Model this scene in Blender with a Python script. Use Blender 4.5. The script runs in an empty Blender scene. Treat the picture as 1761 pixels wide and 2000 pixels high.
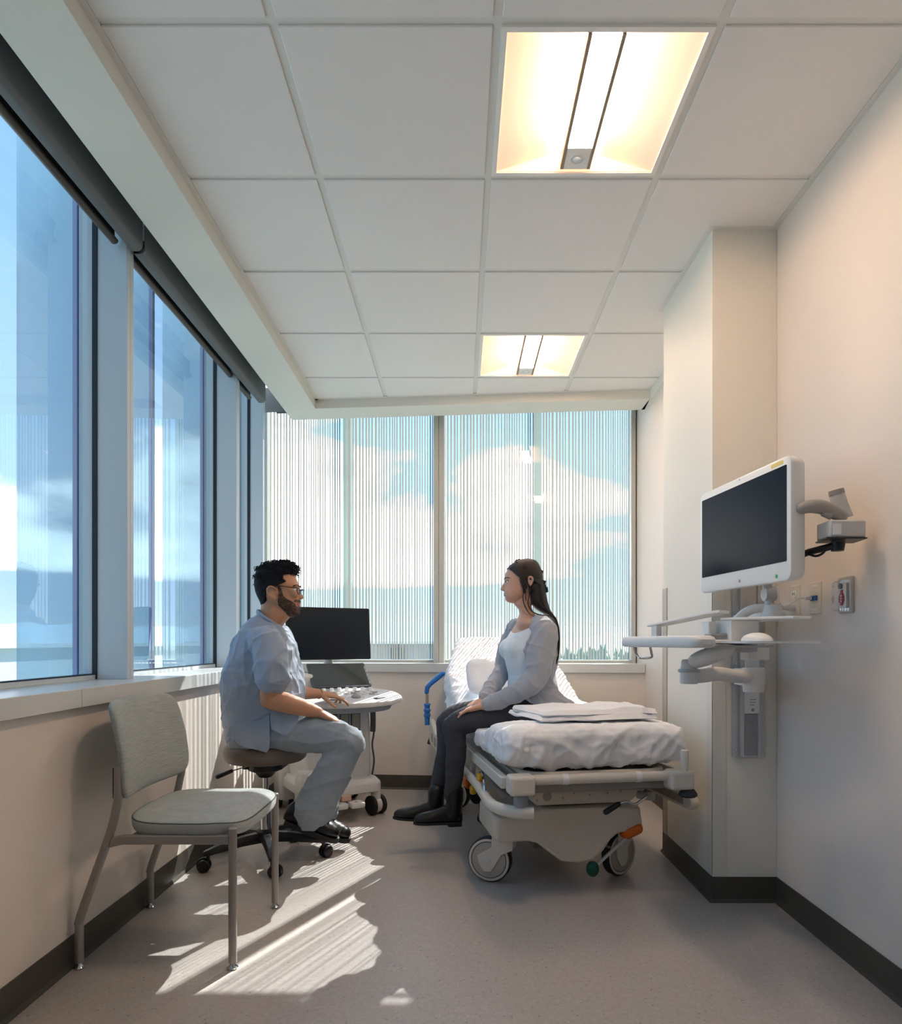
import bpy, bmesh, math, random
from mathutils import Vector as V, Matrix as M, noise as mnoise
PI = math.pi
rnd = random.Random(7)
SC = bpy.context.scene
COL = SC.collection
# ---------------------------------------------------------------- camera
F, CX, CY, HC = 1310.0, 897.0, 1254.0, 1.058        # focal length in px, vanishing point, eye height
cam = bpy.data.cameras.new('camera'); cam_o = bpy.data.objects.new('camera', cam); COL.objects.link(cam_o)
cam_o.location = (0, 0, HC); cam_o.rotation_euler = (PI/2, 0, 0)
cam.sensor_fit = 'VERTICAL'; cam.sensor_height = 24.0; cam.sensor_width = 24.0*1761/2000
cam.lens = F/2000*24.0
cam.shift_x = (880.5-CX)/2000.0; cam.shift_y = (CY-1000.0)/2000.0
cam.clip_start = 0.05; cam.clip_end = 20000
SC.camera = cam_o
def P(u, v, Y):
    """world point that stands at depth Y behind image point (u, v)"""
    return V(((u-CX)*Y/F, Y, HC+(CY-v)*Y/F))
# ---------------------------------------------------------------- colours, materials
def lin(c):
    if isinstance(c, str):
        c = c.lstrip('#'); c = [int(c[i:i+2], 16)/255 for i in (0, 2, 4)]
    return tuple((x/12.92 if x <= .04045 else ((x+.055)/1.055)**2.4) for x in c[:3])
MATS = {}
class NT:
    def __init__(s, m):
        m.use_nodes = True; s.t = m.node_tree; s.t.nodes.clear()
    def n(s, typ, **kw):
        nd = s.t.nodes.new(typ)
        for k, v in kw.items():
            if k.startswith('i_'):
                key = k[2:]
                key = int(key) if key.isdigit() else key.replace('_', ' ')
                nd.inputs[key].default_value = v
            else: setattr(nd, k, v)
        return nd
    def l(s, a, ao, b, bi): s.t.links.new(a.outputs[ao], b.inputs[bi])
def mat(name, col, rough=.5, metal=0, spec=.5, noise=None, bump=None, coat=0, sheen=0, emit=None, sss=0, trans=0, ior=1.45):
    """noise=(scale, amount, (sx,sy,sz)); bump=(scale, strength, (sx,sy,sz))"""
    if name in MATS: return MATS[name]
    m = bpy.data.materials.new(name); t = NT(m)
    out = t.n('ShaderNodeOutputMaterial'); b = t.n('ShaderNodeBsdfPrincipled')
    t.l(b, 0, out, 0)
    c = lin(col) + (1,)
    b.inputs['Base Color'].default_value = c; b.inputs['Roughness'].default_value = rough
    b.inputs['Metallic'].default_value = metal; b.inputs['Specular IOR Level'].default_value = spec
    b.inputs['Coat Weight'].default_value = coat; b.inputs['Sheen Weight'].default_value = sheen
    b.inputs['Transmission Weight'].default_value = trans; b.inputs['IOR'].default_value = ior
    if sss:
        b.inputs['Subsurface Weight'].default_value = sss; b.inputs['Subsurface Radius'].default_value = (.012, .005, .003); b.inputs['Subsurface Scale'].default_value = .5
    if emit:
        b.inputs['Emission Color'].default_value = lin(emit[0]) + (1,); b.inputs['Emission Strength'].default_value = emit[1]
    if noise or bump: tc = t.n('ShaderNodeTexCoord')
    if noise:
        mp = t.n('ShaderNodeMapping', i_Scale=noise[2] if len(noise) > 2 else (1, 1, 1)); t.l(tc, 'Object', mp, 0)
        nz = t.n('ShaderNodeTexNoise', i_Scale=noise[0], i_Detail=3.0); t.l(mp, 0, nz, 'Vector')
        mx = t.n('ShaderNodeMix', data_type='RGBA')
        a = noise[1]; lc = lin(col)
        mx.inputs['A'].default_value = tuple(max(0, x*(1-a)) for x in lc)+(1,)
        mx.inputs['B'].default_value = tuple(min(1, x*(1+a)) for x in lc)+(1,)
        t.l(nz, 0, mx, 'Factor'); t.l(mx, 'Result', b, 'Base Color')
    if bump:
        mp = t.n('ShaderNodeMapping', i_Scale=bump[2] if len(bump) > 2 else (1, 1, 1)); t.l(tc, 'Object', mp, 0)
        nz = t.n('ShaderNodeTexNoise', i_Scale=bump[0], i_Detail=4.0); t.l(mp, 0, nz, 'Vector')
        bp = t.n('ShaderNodeBump', i_Strength=bump[1], i_Distance=.01); t.l(nz, 0, bp, 'Height'); t.l(bp, 0, b, 'Normal')
    MATS[name] = m; return m
# ---------------------------------------------------------------- mesh builder
def frame(d, up=V((0, 0, 1))):
    d = V(d).normalized(); s = d.cross(up)
    if s.length < 1e-4: s = d.cross(V((0, 1, 0)))
    s.normalize(); return d, s, s.cross(d)
class MB:
    def __init__(s): s.v = []; s.f = []; s.mi = []; s.cur = 0
    def add(s, vs, fs):
        b = len(s.v); s.v += [V(x) for x in vs]
        for f in fs: s.f.append([b+i for i in f]); s.mi.append(s.cur)
        return s
    def mat(s, i): s.cur = i; return s
    def box(s, c, d, rot=None, taper=1.0):
        x, y, z = d[0]/2, d[1]/2, d[2]/2
        vs = [V((sx*x*(taper if sz > 0 else 1), sy*y*(taper if sz > 0 else 1), sz*z)) for sz in (-1, 1) for sy in (-1, 1) for sx in (-1, 1)]
        if rot is not None: vs = [rot @ p for p in vs]
        c = V(c)
        return s.add([p+c for p in vs], [(0, 2, 3, 1), (4, 5, 7, 6), (0, 1, 5, 4), (2, 6, 7, 3), (0, 4, 6, 2), (1, 3, 7, 5)])
    def b2(s, lo, hi):
        lo, hi = V(lo), V(hi); return s.box((lo+hi)/2, hi-lo)
    def loft(s, rings, cap=True, closed=False):
        n = len(rings[0]); vs = [p for r in rings for p in r]; fs = []
        m = len(rings)
        for i in range(m if closed else m-1):
            a, b = i*n, ((i+1) % m)*n
            for j in range(n):
                k = (j+1) % n; fs.append((a+j, a+k, b+k, b+j))
        if cap and not closed:
            fs.append(tuple(range(n-1, -1, -1))); fs.append(tuple(range((m-1)*n, m*n)))
        return s.add(vs, fs)
    def tube(s, pts, r, n=12, up=V((0, 0, 1)), flat=1.0, cap=True, closed=False, rnd_ends=False):
        """swept ellipse; r number or list; flat scales along 'up' side"""
        pts = [V(p) for p in pts]; m = len(pts)
        rs = r if isinstance(r, (list, tuple)) else [r]*m
        fl = flat if isinstance(flat, (list, tuple)) else [flat]*m
        if rnd_ends:
            d0 = (pts[0]-pts[1]).normalized(); d1 = (pts[-1]-pts[-2]).normalized()
            A = [(pts[0]+d0*rs[0]*math.sin(a), rs[0]*math.cos(a)) for a in (1.35, .95, .5)]
            B = [(pts[-1]+d1*rs[-1]*math.sin(a), rs[-1]*math.cos(a)) for a in (.5, .95, 1.35)]
            pts = [a[0] for a in A]+pts+[b[0] for b in B]; rs = [a[1] for a in A]+list(rs)+[b[1] for b in B]
            fl = [fl[0]]*3+fl+[fl[-1]]*3; m = len(pts)
        rings = []; ps = None
        for i in range(m):
            a = pts[(i-1) % m] if (i > 0 or closed) else pts[i]; b = pts[(i+1) % m] if (i < m-1 or closed) else pts[i]
            d = (b-a).normalized() if (b-a).length > 1e-9 else V((0, 0, 1))
            if ps is None: _, sd, u2 = frame(d, up)
            else:
                sd = ps - d*ps.dot(d)
                if sd.length < 1e-6: _, sd, u2 = frame(d, up)
                sd.normalize(); u2 = sd.cross(d)
            ps = sd
            rings.append([pts[i]+sd*(rs[i]*math.cos(2*PI*j/n))+u2*(rs[i]*fl[i]*math.sin(2*PI*j/n)) for j in range(n)])
        return s.loft(rings, cap, closed)
    def cyl(s, a, b, r, n=24, r2=None): return s.tube([a, b], [r, r if r2 is None else r2], n)
    def lathe(s, prof, c=(0, 0, 0), ax=(0, 0, 1), n=32):
        """prof: (radius, height) along axis"""
        d, sd, u2 = frame(ax, V((0, 1, 0)) if abs(V(ax).normalized().z) > .9 else V((0, 0, 1))); c = V(c)
        return s.loft([[c+d*h+sd*(max(r, 1e-5)*math.cos(2*PI*j/n))+u2*(max(r, 1e-5)*math.sin(2*PI*j/n)) for j in range(n)] for r, h in prof])
    def ell(s, c, r, n=20, m=12, rot=None):
        c = V(c); r = (r,)*3 if not isinstance(r, (tuple, list)) else r
        rings = []
        for i in range(1, m):
            t = PI*i/m
            ring = [V((r[0]*math.sin(t)*math.cos(2*PI*j/n), r[1]*math.sin(t)*math.sin(2*PI*j/n), -r[2]*math.cos(t))) for j in range(n)]
            rings.append([c+(rot @ p if rot is not None else p) for p in ring])
        return s.loft(rings)
    def prism(s, poly, ext, o=(0, 0, 0), e1=(1, 0, 0), e2=(0, 0, 1)):
        """2-D polygon in plane (e1,e2) at o swept by vector ext"""
        o, e1, e2, ext = V(o), V(e1), V(e2), V(ext)
        a = [o+e1*p[0]+e2*p[1] for p in poly]
        return s.loft([a, [p+ext for p in a]])
    def grid(s, fn, nu, nv, thick=0):
        vs = [fn(i/(nu-1), j/(nv-1)) for j in range(nv) for i in range(nu)]
        return s.add(vs, [(j*nu+i, j*nu+i+1, (j+1)*nu+i+1, (j+1)*nu+i) for j in range(nv-1) for i in range(nu-1)])
    def xf(s, mtx):
        s.v = [mtx @ p for p in s.v]; return s
    def build(s, name, mats, parent=None, bevel=0, seg=2, smooth=40, recalc=True, sub=0, local=False):
        me = bpy.data.meshes.new(name); me.from_pydata([tuple(p) for p in s.v], [], s.f)
        mats = mats if isinstance(mats, (list, tuple)) else [mats]
        for m in mats: me.materials.append(m)
        if len(mats) > 1:
            for p, i in zip(me.polygons, s.mi): p.material_index = i
        if recalc:
            bm = bmesh.new(); bm.from_mesh(me); bmesh.ops.recalc_face_normals(bm, faces=bm.faces); bm.to_mesh(me); bm.free()
        me.validate(); me.update()
        if smooth:
            for p in me.polygons: p.use_smooth = True
            me.set_sharp_from_angle(angle=math.radians(smooth))
        o = bpy.data.objects.new(name, me); COL.objects.link(o)
        if parent is not None:
            o.parent = parent
            if not local: o.matrix_parent_inverse = WM[parent.name].inverted()
        WM[o.name] = M.Identity(4)
        if bevel:
            md = o.modifiers.new('bevel', 'BEVEL'); md.width = bevel; md.segments = seg; md.limit_method = 'ANGLE'; md.angle_limit = math.radians(35)
        if sub:
            md = o.modifiers.new('sub', 'SUBSURF'); md.levels = sub; md.render_levels = sub
        return o
WM = {}
def tag(o, label=None, cat=None, group=None, kind=None):
    if label: o['label'] = label
    if cat: o['category'] = cat
    if group: o['group'] = group
    if kind: o['kind'] = kind
    return o
def thing(name, label, cat, loc=(0, 0, 0), rz=0, group=None):
    o = bpy.data.objects.new(name, None); COL.objects.link(o); o.location = loc; o.rotation_euler = (0, 0, rz); o.empty_display_size = .1
    WM[o.name] = M.Translation(V(loc)) @ M.Rotation(rz, 4, 'Z')
    return tag(o, label, cat, group)
def struct(o): o['kind'] = 'structure'; return o
def text(name, body, size, mtx, material, parent=None, ext=.0004):
    """lettering as a real mesh lying in the local XY plane of mtx"""
    c = bpy.data.curves.new(name, 'FONT'); c.body = body; c.size = size; c.extrude = ext; c.align_x = 'CENTER'; c.align_y = 'CENTER'; c.resolution_u = 2
    tmp = bpy.data.objects.new(name+'_tmp', c); COL.objects.link(tmp)
    dg = bpy.context.evaluated_depsgraph_get(); me = bpy.data.meshes.new_from_object(tmp.evaluated_get(dg))
    bpy.data.objects.remove(tmp); bpy.data.curves.remove(c)
    me.transform(mtx); me.materials.clear(); me.materials.append(material)
    o = bpy.data.objects.new(name, me); COL.objects.link(o)
    if parent is not None:
        o.parent = parent; o.matrix_parent_inverse = WM[parent.name].inverted()
    WM[o.name] = M.Identity(4); return o
def remesh(o, vox, smooth_it=4, fac=.5, disp=None):
    md = o.modifiers.new('union', 'REMESH'); md.mode = 'VOXEL'; md.voxel_size = vox; md.use_smooth_shade = True
    if smooth_it:
        s = o.modifiers.new('smooth', 'SMOOTH'); s.factor = fac; s.iterations = smooth_it
    for d in (disp or []):
        tx = bpy.data.textures.new(o.name+'_fold', 'CLOUDS'); tx.noise_scale = d[0]; tx.noise_depth = 1
        w = o.modifiers.new('fold', 'DISPLACE'); w.texture = tx; w.strength = d[1]; w.mid_level = .5
        if len(d) > 2:
            e = bpy.data.objects.get('x'); w.texture_coords = 'LOCAL'
    return o
def srounded(w, h, r, n=5):
    pts = []
    for cx, cy, a0 in ((w/2-r, h/2-r, 0), (-w/2+r, h/2-r, PI/2), (-w/2+r, -h/2+r, PI), (w/2-r, -h/2+r, 1.5*PI)):
        for i in range(n+1):
            a = a0+PI/2*i/n; pts.append((cx+r*math.cos(a), cy+r*math.sin(a)))
    return pts
def smoothpath(pts, k=6):
    """Catmull-Rom through points"""
    pts = [V(p) for p in pts]; out = []
    for i in range(len(pts)-1):
        p0 = pts[max(i-1, 0)]; p1 = pts[i]; p2 = pts[i+1]; p3 = pts[min(i+2, len(pts)-1)]
        for j in range(k):
            t = j/k
            out.append(.5*((2*p1)+(p2-p0)*t+(2*p0-5*p1+4*p2-p3)*t*t+(3*p1-p0-3*p2+p3)*t**3))
    out.append(pts[-1]); return out

def ridge_n(p): return 1-2*abs(mnoise.noise(p))
def bake(o, fn):
    """turn the modifier result into plain mesh and push each vertex along its normal by fn(point, normal)"""
    dg = bpy.context.evaluated_depsgraph_get(); dg.update()
    me = bpy.data.meshes.new_from_object(o.evaluated_get(dg)); o.modifiers.clear(); o.data = me
    me.update(); ns = [v.normal.copy() for v in me.vertices]
    for v, n in zip(me.vertices, ns):
        r = fn(v.co, n); v.co = v.co+(r if isinstance(r, V) else n*r)
    for p in me.polygons: p.use_smooth = True
    me.update(); return o

def crease(p, k): return max(0, ridge_n(p))**k
def fold(p, d, s1, s2, k=3, off=0.0):
    """long thin creases that run along direction d: s1 across, s2 along"""
    d = V(d).normalized(); t = p.dot(d); q = p-d*t; w = mnoise.noise(p*5+V((off, 0, 0)))*.03
    return crease(q*s1+d*(t*s2)+V((off+w*s1, off*1.7, off*.6+w*s1)), k)
# ================================================================= materials of the room
m_wall = mat('wall_paint', '#E4DAD0', .5, bump=(220, .03))
m_wall_w = mat('wall_paint_white', '#E4E0D6', .55, bump=(220, .03))
m_tile = mat('ceiling_tile', '#ECE7E3', .9, noise=(300, .03), bump=(350, .12))
m_tee = mat('ceiling_tee', '#E2DFD9', .5)
m_slab = mat('slab', '#D8D6D0', .9)
m_base = mat('rubber_base', '#4C473F', .45)
m_sill = mat('sill_metal', '#D5D6D3', .32, bump=(60, .01))
m_alu = mat('painted_aluminium_sky_tint', '#CDD8DF', .35)  # bluish tint paints in the sky light that falls on the left mullions
m_alu2 = mat('painted_aluminium_warm', '#BDBBB2', .4)
m_gasket = mat('gasket', '#16222C', .5)
m_shade = mat('shade_fascia', '#6A6C6D', .55)
m_hem = mat('hem_bar', '#5B5148', .45)
m_dark = mat('dark_gap', '#101112', .8)
def fin_mat():
    m = bpy.data.materials.new('fin_glass'); t = NT(m)
    out = t.n('ShaderNodeOutputMaterial'); tr = t.n('ShaderNodeBsdfTransparent', i_Color=lin('#D8E9F1')+(1,)); b = t.n('ShaderNodeBsdfPrincipled', i_Base_Color=lin('#D2E2EA')+(1,), i_Roughness=.15)
    mx = t.n('ShaderNodeMixShader', i_0=.45); t.l(tr, 0, mx, 1); t.l(b, 0, mx, 2); t.l(mx, 0, out, 0); return m
m_fin = fin_mat()
m_finedge = mat('fin_edge', '#9A9FCB', .25)
m_white = mat('white_plastic', '#E8E8E6', .35)
def floor_mat():
    m = bpy.data.materials.new('vinyl_floor'); t = NT(m)
    out = t.n('ShaderNodeOutputMaterial'); b = t.n('ShaderNodeBsdfPrincipled', i_Roughness=.38); t.l(b, 0, out, 0)
    tc = t.n('ShaderNodeTexCoord')
    v = t.n('ShaderNodeTexVoronoi', i_Scale=210.0); t.l(tc, 'Object', v, 'Vector')
    r = t.n('ShaderNodeValToRGB'); t.l(v, 'Color', r, 0)
    e = r.color_ramp.elements; e[0].position = 0; e[0].color = lin('#A39B95')+(1,); e[1].position = 1; e[1].color = lin('#CEC7C2')+(1,)
    for p, c in ((.05, '#8A827D'), (.09, '#B7AFAA'), (.8, '#BFB7B2')):
        x = e.new(p); x.color = lin(c)+(1,)
    n = t.n('ShaderNodeTexNoise', i_Scale=60.0, i_Detail=3.0); t.l(tc, 'Object', n, 'Vector')
    mx = t.n('ShaderNodeMix', data_type='RGBA', blend_type='MULTIPLY', i_Factor=.35); t.l(r, 0, mx, 'A'); t.l(n, 0, mx, 'B')
    mx.inputs['Factor'].default_value = .3
    t.l(mx, 'Result', b, 'Base Color')
    bp = t.n('ShaderNodeBump', i_Strength=.04, i_Distance=.004); t.l(n, 0, bp, 'Height'); t.l(bp, 0, b, 'Normal')
    return m
m_floor = floor_mat()
def glass_mat(name, tint, refl=1.0):
    m = bpy.data.materials.new(name); t = NT(m)
    out = t.n('ShaderNodeOutputMaterial'); tr = t.n('ShaderNodeBsdfTransparent', i_Color=lin(tint)+(1,)); gl = t.n('ShaderNodeBsdfGlossy', i_Roughness=.0)
    fr = t.n('ShaderNodeFresnel', i_IOR=1.5); mul = t.n('ShaderNodeMath', operation='MULTIPLY', i_1=refl); mul.use_clamp = True
    mx = t.n('ShaderNodeMixShader'); t.l(fr, 0, mul, 0); t.l(mul, 0, mx, 0); t.l(tr, 0, mx, 1); t.l(gl, 0, mx, 2); t.l(mx, 0, out, 0)
    return m
m_glass = glass_mat('window_glass', '#E6F1F6', 2.6)
m_glassb = glass_mat('window_glass_back', '#F4FAFB', 1.0)
def frit_mat():
    m = bpy.data.materials.new('ceramic_frit'); t = NT(m)
    out = t.n('ShaderNodeOutputMaterial'); d = t.n('ShaderNodeBsdfDiffuse', i_Color=lin('#D6D2CA')+(1,)); tl = t.n('ShaderNodeBsdfTranslucent', i_Color=lin('#CFCCC6')+(1,))
    mx = t.n('ShaderNodeMixShader', i_0=.55); t.l(d, 0, mx, 1); t.l(tl, 0, mx, 2); t.l(mx, 0, out, 0); return m
m_frit = frit_mat()
# ================================================================= the room
XL, XR, Y0, ZC = -1.265, 1.292, -1.7, 2.738
BA = math.atan(.088)
def Yw(x): return 4.896-.088*(x+1.22)          # room face of the back wall
def Ys(x): return 4.656-.084*(x+1.0)           # inner edge of the dropped border
EB = V((math.cos(BA), -math.sin(BA), 0)); NB = V((math.sin(BA), math.cos(BA), 0)); B0 = V((XL, Yw(XL), 0))
RB = M.Rotation(-BA, 3, 'Z')
def bbox(mb, s0, s1, n0, n1, z0, z1):
    c = B0+EB*((s0+s1)/2)+NB*((n0+n1)/2)+V((0, 0, (z0+z1)/2)); mb.box(c, (s1-s0, n1-n0, z1-z0), RB); return mb
def s_at(x, n=0): return (x-XL-NB.x*n)/EB.x
# floor
b = MB(); b.b2((-1.62, Y0-.1, -.12), (1.5, 5.4, 0)); struct(b.build('floor', m_floor, smooth=0))
# left wall below the sill
b = MB(); b.b2((-1.62, Y0, 0), (XL, 5.16, .842)); struct(b.build('wall_left', m_wall, smooth=0))
b = MB(); b.b2((-1.62, Y0, .842), (XL, .02, 2.96)); struct(b.build('wall_left_near', m_wall, smooth=0))
# right wall
b = MB(); b.b2((XR, Y0, 0), (XR+.14, 5.02, 2.96)); struct(b.build('wall_right', m_wall, smooth=0))
b = MB(); b.b2((-1.62, Y0-.14, 0), (XR+.14, Y0, 2.96)); struct(b.build('wall_front', m_wall, smooth=0))
# back wall below the sill
b = MB(); bbox(b, -.02, s_at(XR), 0, .30, 0, .84); struct(b.build('wall_back', m_wall, smooth=0))
# pier that carries the workstation
PX, PY0, PY1 = 1.030, 2.732, 3.385
b = MB(); b.b2((PX, PY0, 0), (XR-.001, PY1, ZC+.03)); struct(b.build('wall_pier', m_wall_w, smooth=0))
# corner guards of the pier
def guard(x, y, sx, sy, name):
    b = MB(); b.b2((x-.003*(sx > 0)-0, y-.003, .105), (x+.055, y, 1.325)); b.b2((x-.003, y-.003, .105), (x, y+.055, 1.325))
    return struct(b.build(name, m_guard, smooth=0, bevel=.001))
m_guard = mat('corner_guard', '#DAD6CC', .35)
guard(PX, PY0, 1, 1, 'trim_1')
b = MB(); b.b2((PX-.004, PY1-.06, .09), (PX, PY1+.004, 1.325)); b.b2((PX-.004, PY1, .09), (PX+.05, PY1+.004, 1.325)); struct(b.build('trim_2', mat('guard_brown', '#B7A899', .4), smooth=0))
# baseboards: 102 mm rubber cove with a toe
def base(name, pts, closed=False):
    b = MB(); prof = [(0, 0), (.014, 0), (.012, .004), (.005, .014), (.004, .102), (0, .102)]
    rings = []
    for i, p in enumerate(pts):
        p = V(p); d0 = (p-V(pts[i-1])).normalized() if i else None; d1 = (V(pts[i+1])-p).normalized() if i < len(pts)-1 else None
        n0 = V((-d0.y, d0.x, 0)) if d0 else None; n1 = V((-d1.y, d1.x, 0)) if d1 else None
        n = (n0 or n1) if not (n0 and n1) else (n0+n1)/(1+n0.dot(n1))
        rings.append([p+n*q[0]+V((0, 0, q[1])) for q in prof])
    b.loft(rings); return struct(b.build(name, m_base, smooth=30))
base('baseboard_left', [B0, (XL, Y0, 0)][::1])
base('baseboard_back', [B0+EB*s_at(XR), B0])
base('baseboard_right', [(XR, Y0, 0), (XR, PY0, 0), (PX, PY0, 0), (PX, PY1, 0), (XR, PY1, 0), B0+EB*s_at(XR)])
# sills
b = MB(); b.b2((-1.56, .02, .843), (-1.238, 2.199, .905)); b.b2((-1.56, 2.201, .843), (-1.238, 4.905, .905)); struct(b.build('trim_3', m_sill, bevel=.002))
b = MB(); bbox(b, .03, s_at(XR)-.002, -.022, .29, .842, .905); struct(b.build('trim_4', m_sill, bevel=.002))
# dropped border round the ceiling (room side of the shade pocket)
def ring_piece(name, poly, z0, z1, m=m_wall):
    b = MB(); b.loft([[V((x, y, z0)) for x, y in poly], [V((x, y, z1)) for x, y in poly]]); return struct(b.build(name, m, smooth=0, bevel=.0015))
ring_piece('ceiling_border_left', [(-1.222, Y0), (-1.0, Y0), (-1.0, Ys(-1.0)), (-1.222, Yw(-1.222))], 2.678, 2.96, m_wall_w)
ring_piece('ceiling_border_back', [(-1.222, Yw(-1.222)), (-1.0, Ys(-1.0)), (1.27, Ys(1.27)), (XR-.001, Yw(XR))], 2.678, 2.96, m_wall_w)
b = MB(); b.b2((1.268, PY1, 2.678), (XR, Yw(XR), 2.74)); struct(b.build('trim_5', m_wall_w, smooth=0))
# ceiling: slab, inverted tees, tegular tiles
b = MB(); b.b2((-1.58, Y0-.14, 2.96), (XR+.14, 4.9, 3.1)); bbox(b, 0, s_at(XR), -.1, .30, 2.96, 3.1); struct(b.build('ceiling_slab', m_slab, smooth=0))
TX = [-1.117, -.507, .1035, .7135, 1.3235]; TY = [1.818+.61*k for k in range(-6, 6)]
LAMPS = {(2, 2), (2, 5), (2, -1)}       # column, row of the light fixtures
b = MB(); g = .0125; bt = MB()
for i in range(4):
    for k in range(-6, 5):
        if (i, k-0) in {(2, 0), (2, 3), (2, -3), (2, -6)}: continue
        x0 = max(TX[i]+g, -.978); x1 = min(TX[i+1]-g, 1.27); ya = 1.818+.61*k+g; yb = 1.818+.61*(k+1)-g
        if ya < Y0: ya = Y0
        p = [(x0, ya), (x1, ya), (x1, min(yb, Ys(x1)-.022)), (x0, min(yb, Ys(x0)-.022))]
        if p[2][1] < ya+.02: continue
        b.loft([[V((x, y, ZC)) for x, y in p], [V((x, y, ZC+.02)) for x, y in p]])
ceil = struct(b.build('ceiling', m_tile, smooth=0, bevel=.002, seg=1))
for x in TX[1:4]: bt.b2((x-.012, Y0, ZC+.006), (x+.012, Ys(x), ZC+.014))
for k in range(-5, 6):
    y = 1.818+.61*k
    bt.b2((-1.0, y-.012, ZC+.0061), (1.29, y+.012, ZC+.0139))
bt.b2((-1.0, Y0, ZC), (-.978, Ys(-1), ZC+.004)); bt.b2((1.27, Y0, ZC), (XR, PY0, ZC+.004)); bt.b2((1.27, PY1, ZC), (XR, Ys(1.27), ZC+.004))
bt.b2((PX-.022, PY0-.022, ZC-.001), (1.27, PY0, ZC+.004)); bt.b2((PX-.022, PY0, ZC-.001), (PX, PY1, ZC+.004)); bt.b2((PX-.022, PY1, ZC-.001), (1.27, PY1+.022, ZC+.004))
bt.loft([[V((x, Ys(x)-o, z)) for x, o in ((-1, .022), (1.29, .022), (1.29, 0), (-1, 0))] for z in (ZC, ZC+.004)])
bt.b2((-1.0, Y0, ZC+.12), (XR, Ys(1.2), ZC+.13))
tg = bt.build('ceiling_grid', m_tee, smooth=0, parent=ceil, bevel=0)
# ================================================================= light fixtures
m_lens = mat('lamp_lens', '#FFF4E2', .4, emit=('#FFE6CB', 26))
m_lens_s = mat('lamp_side_lens', '#FFF4E2', .4, emit=('#FFE2C4', 8.0))
m_wing = mat('lamp_reflector', '#FFE2D0', .6, emit=('#FFBE9C', .15))  # weak emission stands in for lens light bouncing off the reflectors
m_rail = mat('lamp_rail', '#9C8672', .5)
m_fixt = mat('lamp_housing', '#F1EDE7', .45)
def troffer(k, label):
    x0, x1 = TX[2]+.012, TX[3]-.012; y0, y1 = 1.818+.61*k+.012, 1.818+.61*(k+1)-.012; xm = (x0+x1)/2
    t = thing('ceiling_light', label, 'ceiling light', (xm, (y0+y1)/2, ZC), 0, 'square ceiling lights')
    w = .016; zt = ZC+.075
    b = MB()
    for lo, hi in (((x0, y0), (x1, y0+w)), ((x0, y1-w), (x1, y1)), ((x0, y0+w), (x0+w, y1-w)), ((x1-w, y0+w), (x1, y1-w))): b.b2((lo[0], lo[1], ZC-.002), (hi[0], hi[1], ZC+.02))
    b.b2((x0, y0, ZC+.095), (x1, y1, ZC+.1)); b.b2((x0, y0, ZC+.02), (x0+.003, y1, ZC+.095)); b.b2((x1-.003, y0, ZC+.02), (x1, y1, ZC+.095))
    b.b2((x0, y0, ZC+.02), (x1, y0+.003, ZC+.095)); b.b2((x0, y1-.003, ZC+.02), (x1, y1, ZC+.095))
    b.build('light_frame', m_fixt, t, smooth=0)
    hw = .047; ya, yb = y0+w, y1-w
    for sgn in (-1, 1):
        xa = xm+sgn*((x1-x0)/2-w); xb = xm+sgn*(hw+.006)
        b = MB(); pts = []
        for q in range(9):
            f = q/8; pts.append((xa+(xb-xa)*f, ZC+.003+.07*f))
        b.prism(pts+[(x, z+.003) for x, z in pts[::-1]], (0, yb-ya-.004, 0), (0, ya+.002, 0)); b.build('reflector', m_wing, t, smooth=50)
    for yy in (ya, yb-.002):
        b = MB(); b.prism([(x0+w, ZC+.002), (x1-w, ZC+.002), (xm+hw, zt), (xm-hw, zt)], (0, .002, 0), (0, yy, 0)); b.build('end_plate', m_wing, t, smooth=0)
    b = MB(); b.b2((xm-hw+.004, ya+.003, ZC+.001), (xm+hw-.004, yb-.125, ZC+.006)); b.build('lens', m_lens, t, smooth=0)
    b = MB()
    for sgn in (-1, 1): b.b2((xm+sgn*hw-.001, ya+.003, ZC+.012), (xm+sgn*hw+.001, yb-.025, ZC+.06))
    b.build('side_lens', m_lens_s, t, smooth=0)
    for sgn in (-1, 1):
        b = MB(); b.b2((xm+sgn*hw-.0055, ya+.001, ZC-.006), (xm+sgn*hw+.0055, yb-.025, ZC+.011)); b.build('lens_rail', m_rail, t, smooth=0)
    b = MB(); b.b2((xm-hw-.004, yb-.125, ZC-.005), (xm+hw+.004, yb-.022, ZC+.05)); h = b.build('sensor_housing', m_fixt, t, bevel=.002)
    b = MB(); b.lathe([(.0, -.0065), (.008, -.006), (.013, -.003), (.014, 0), (.022, 0), (.023, -.002), (.025, 0), (.025, .001)][::-1], (xm, yb-.075, ZC-.005)); s = b.build('sensor', m_white, h)
    return t
troffer(0, 'square lit troffer light with centre lens nearest the viewer, above the open floor')
troffer(3, 'smaller looking square lit troffer light far back, above the bed near the back window')
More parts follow.
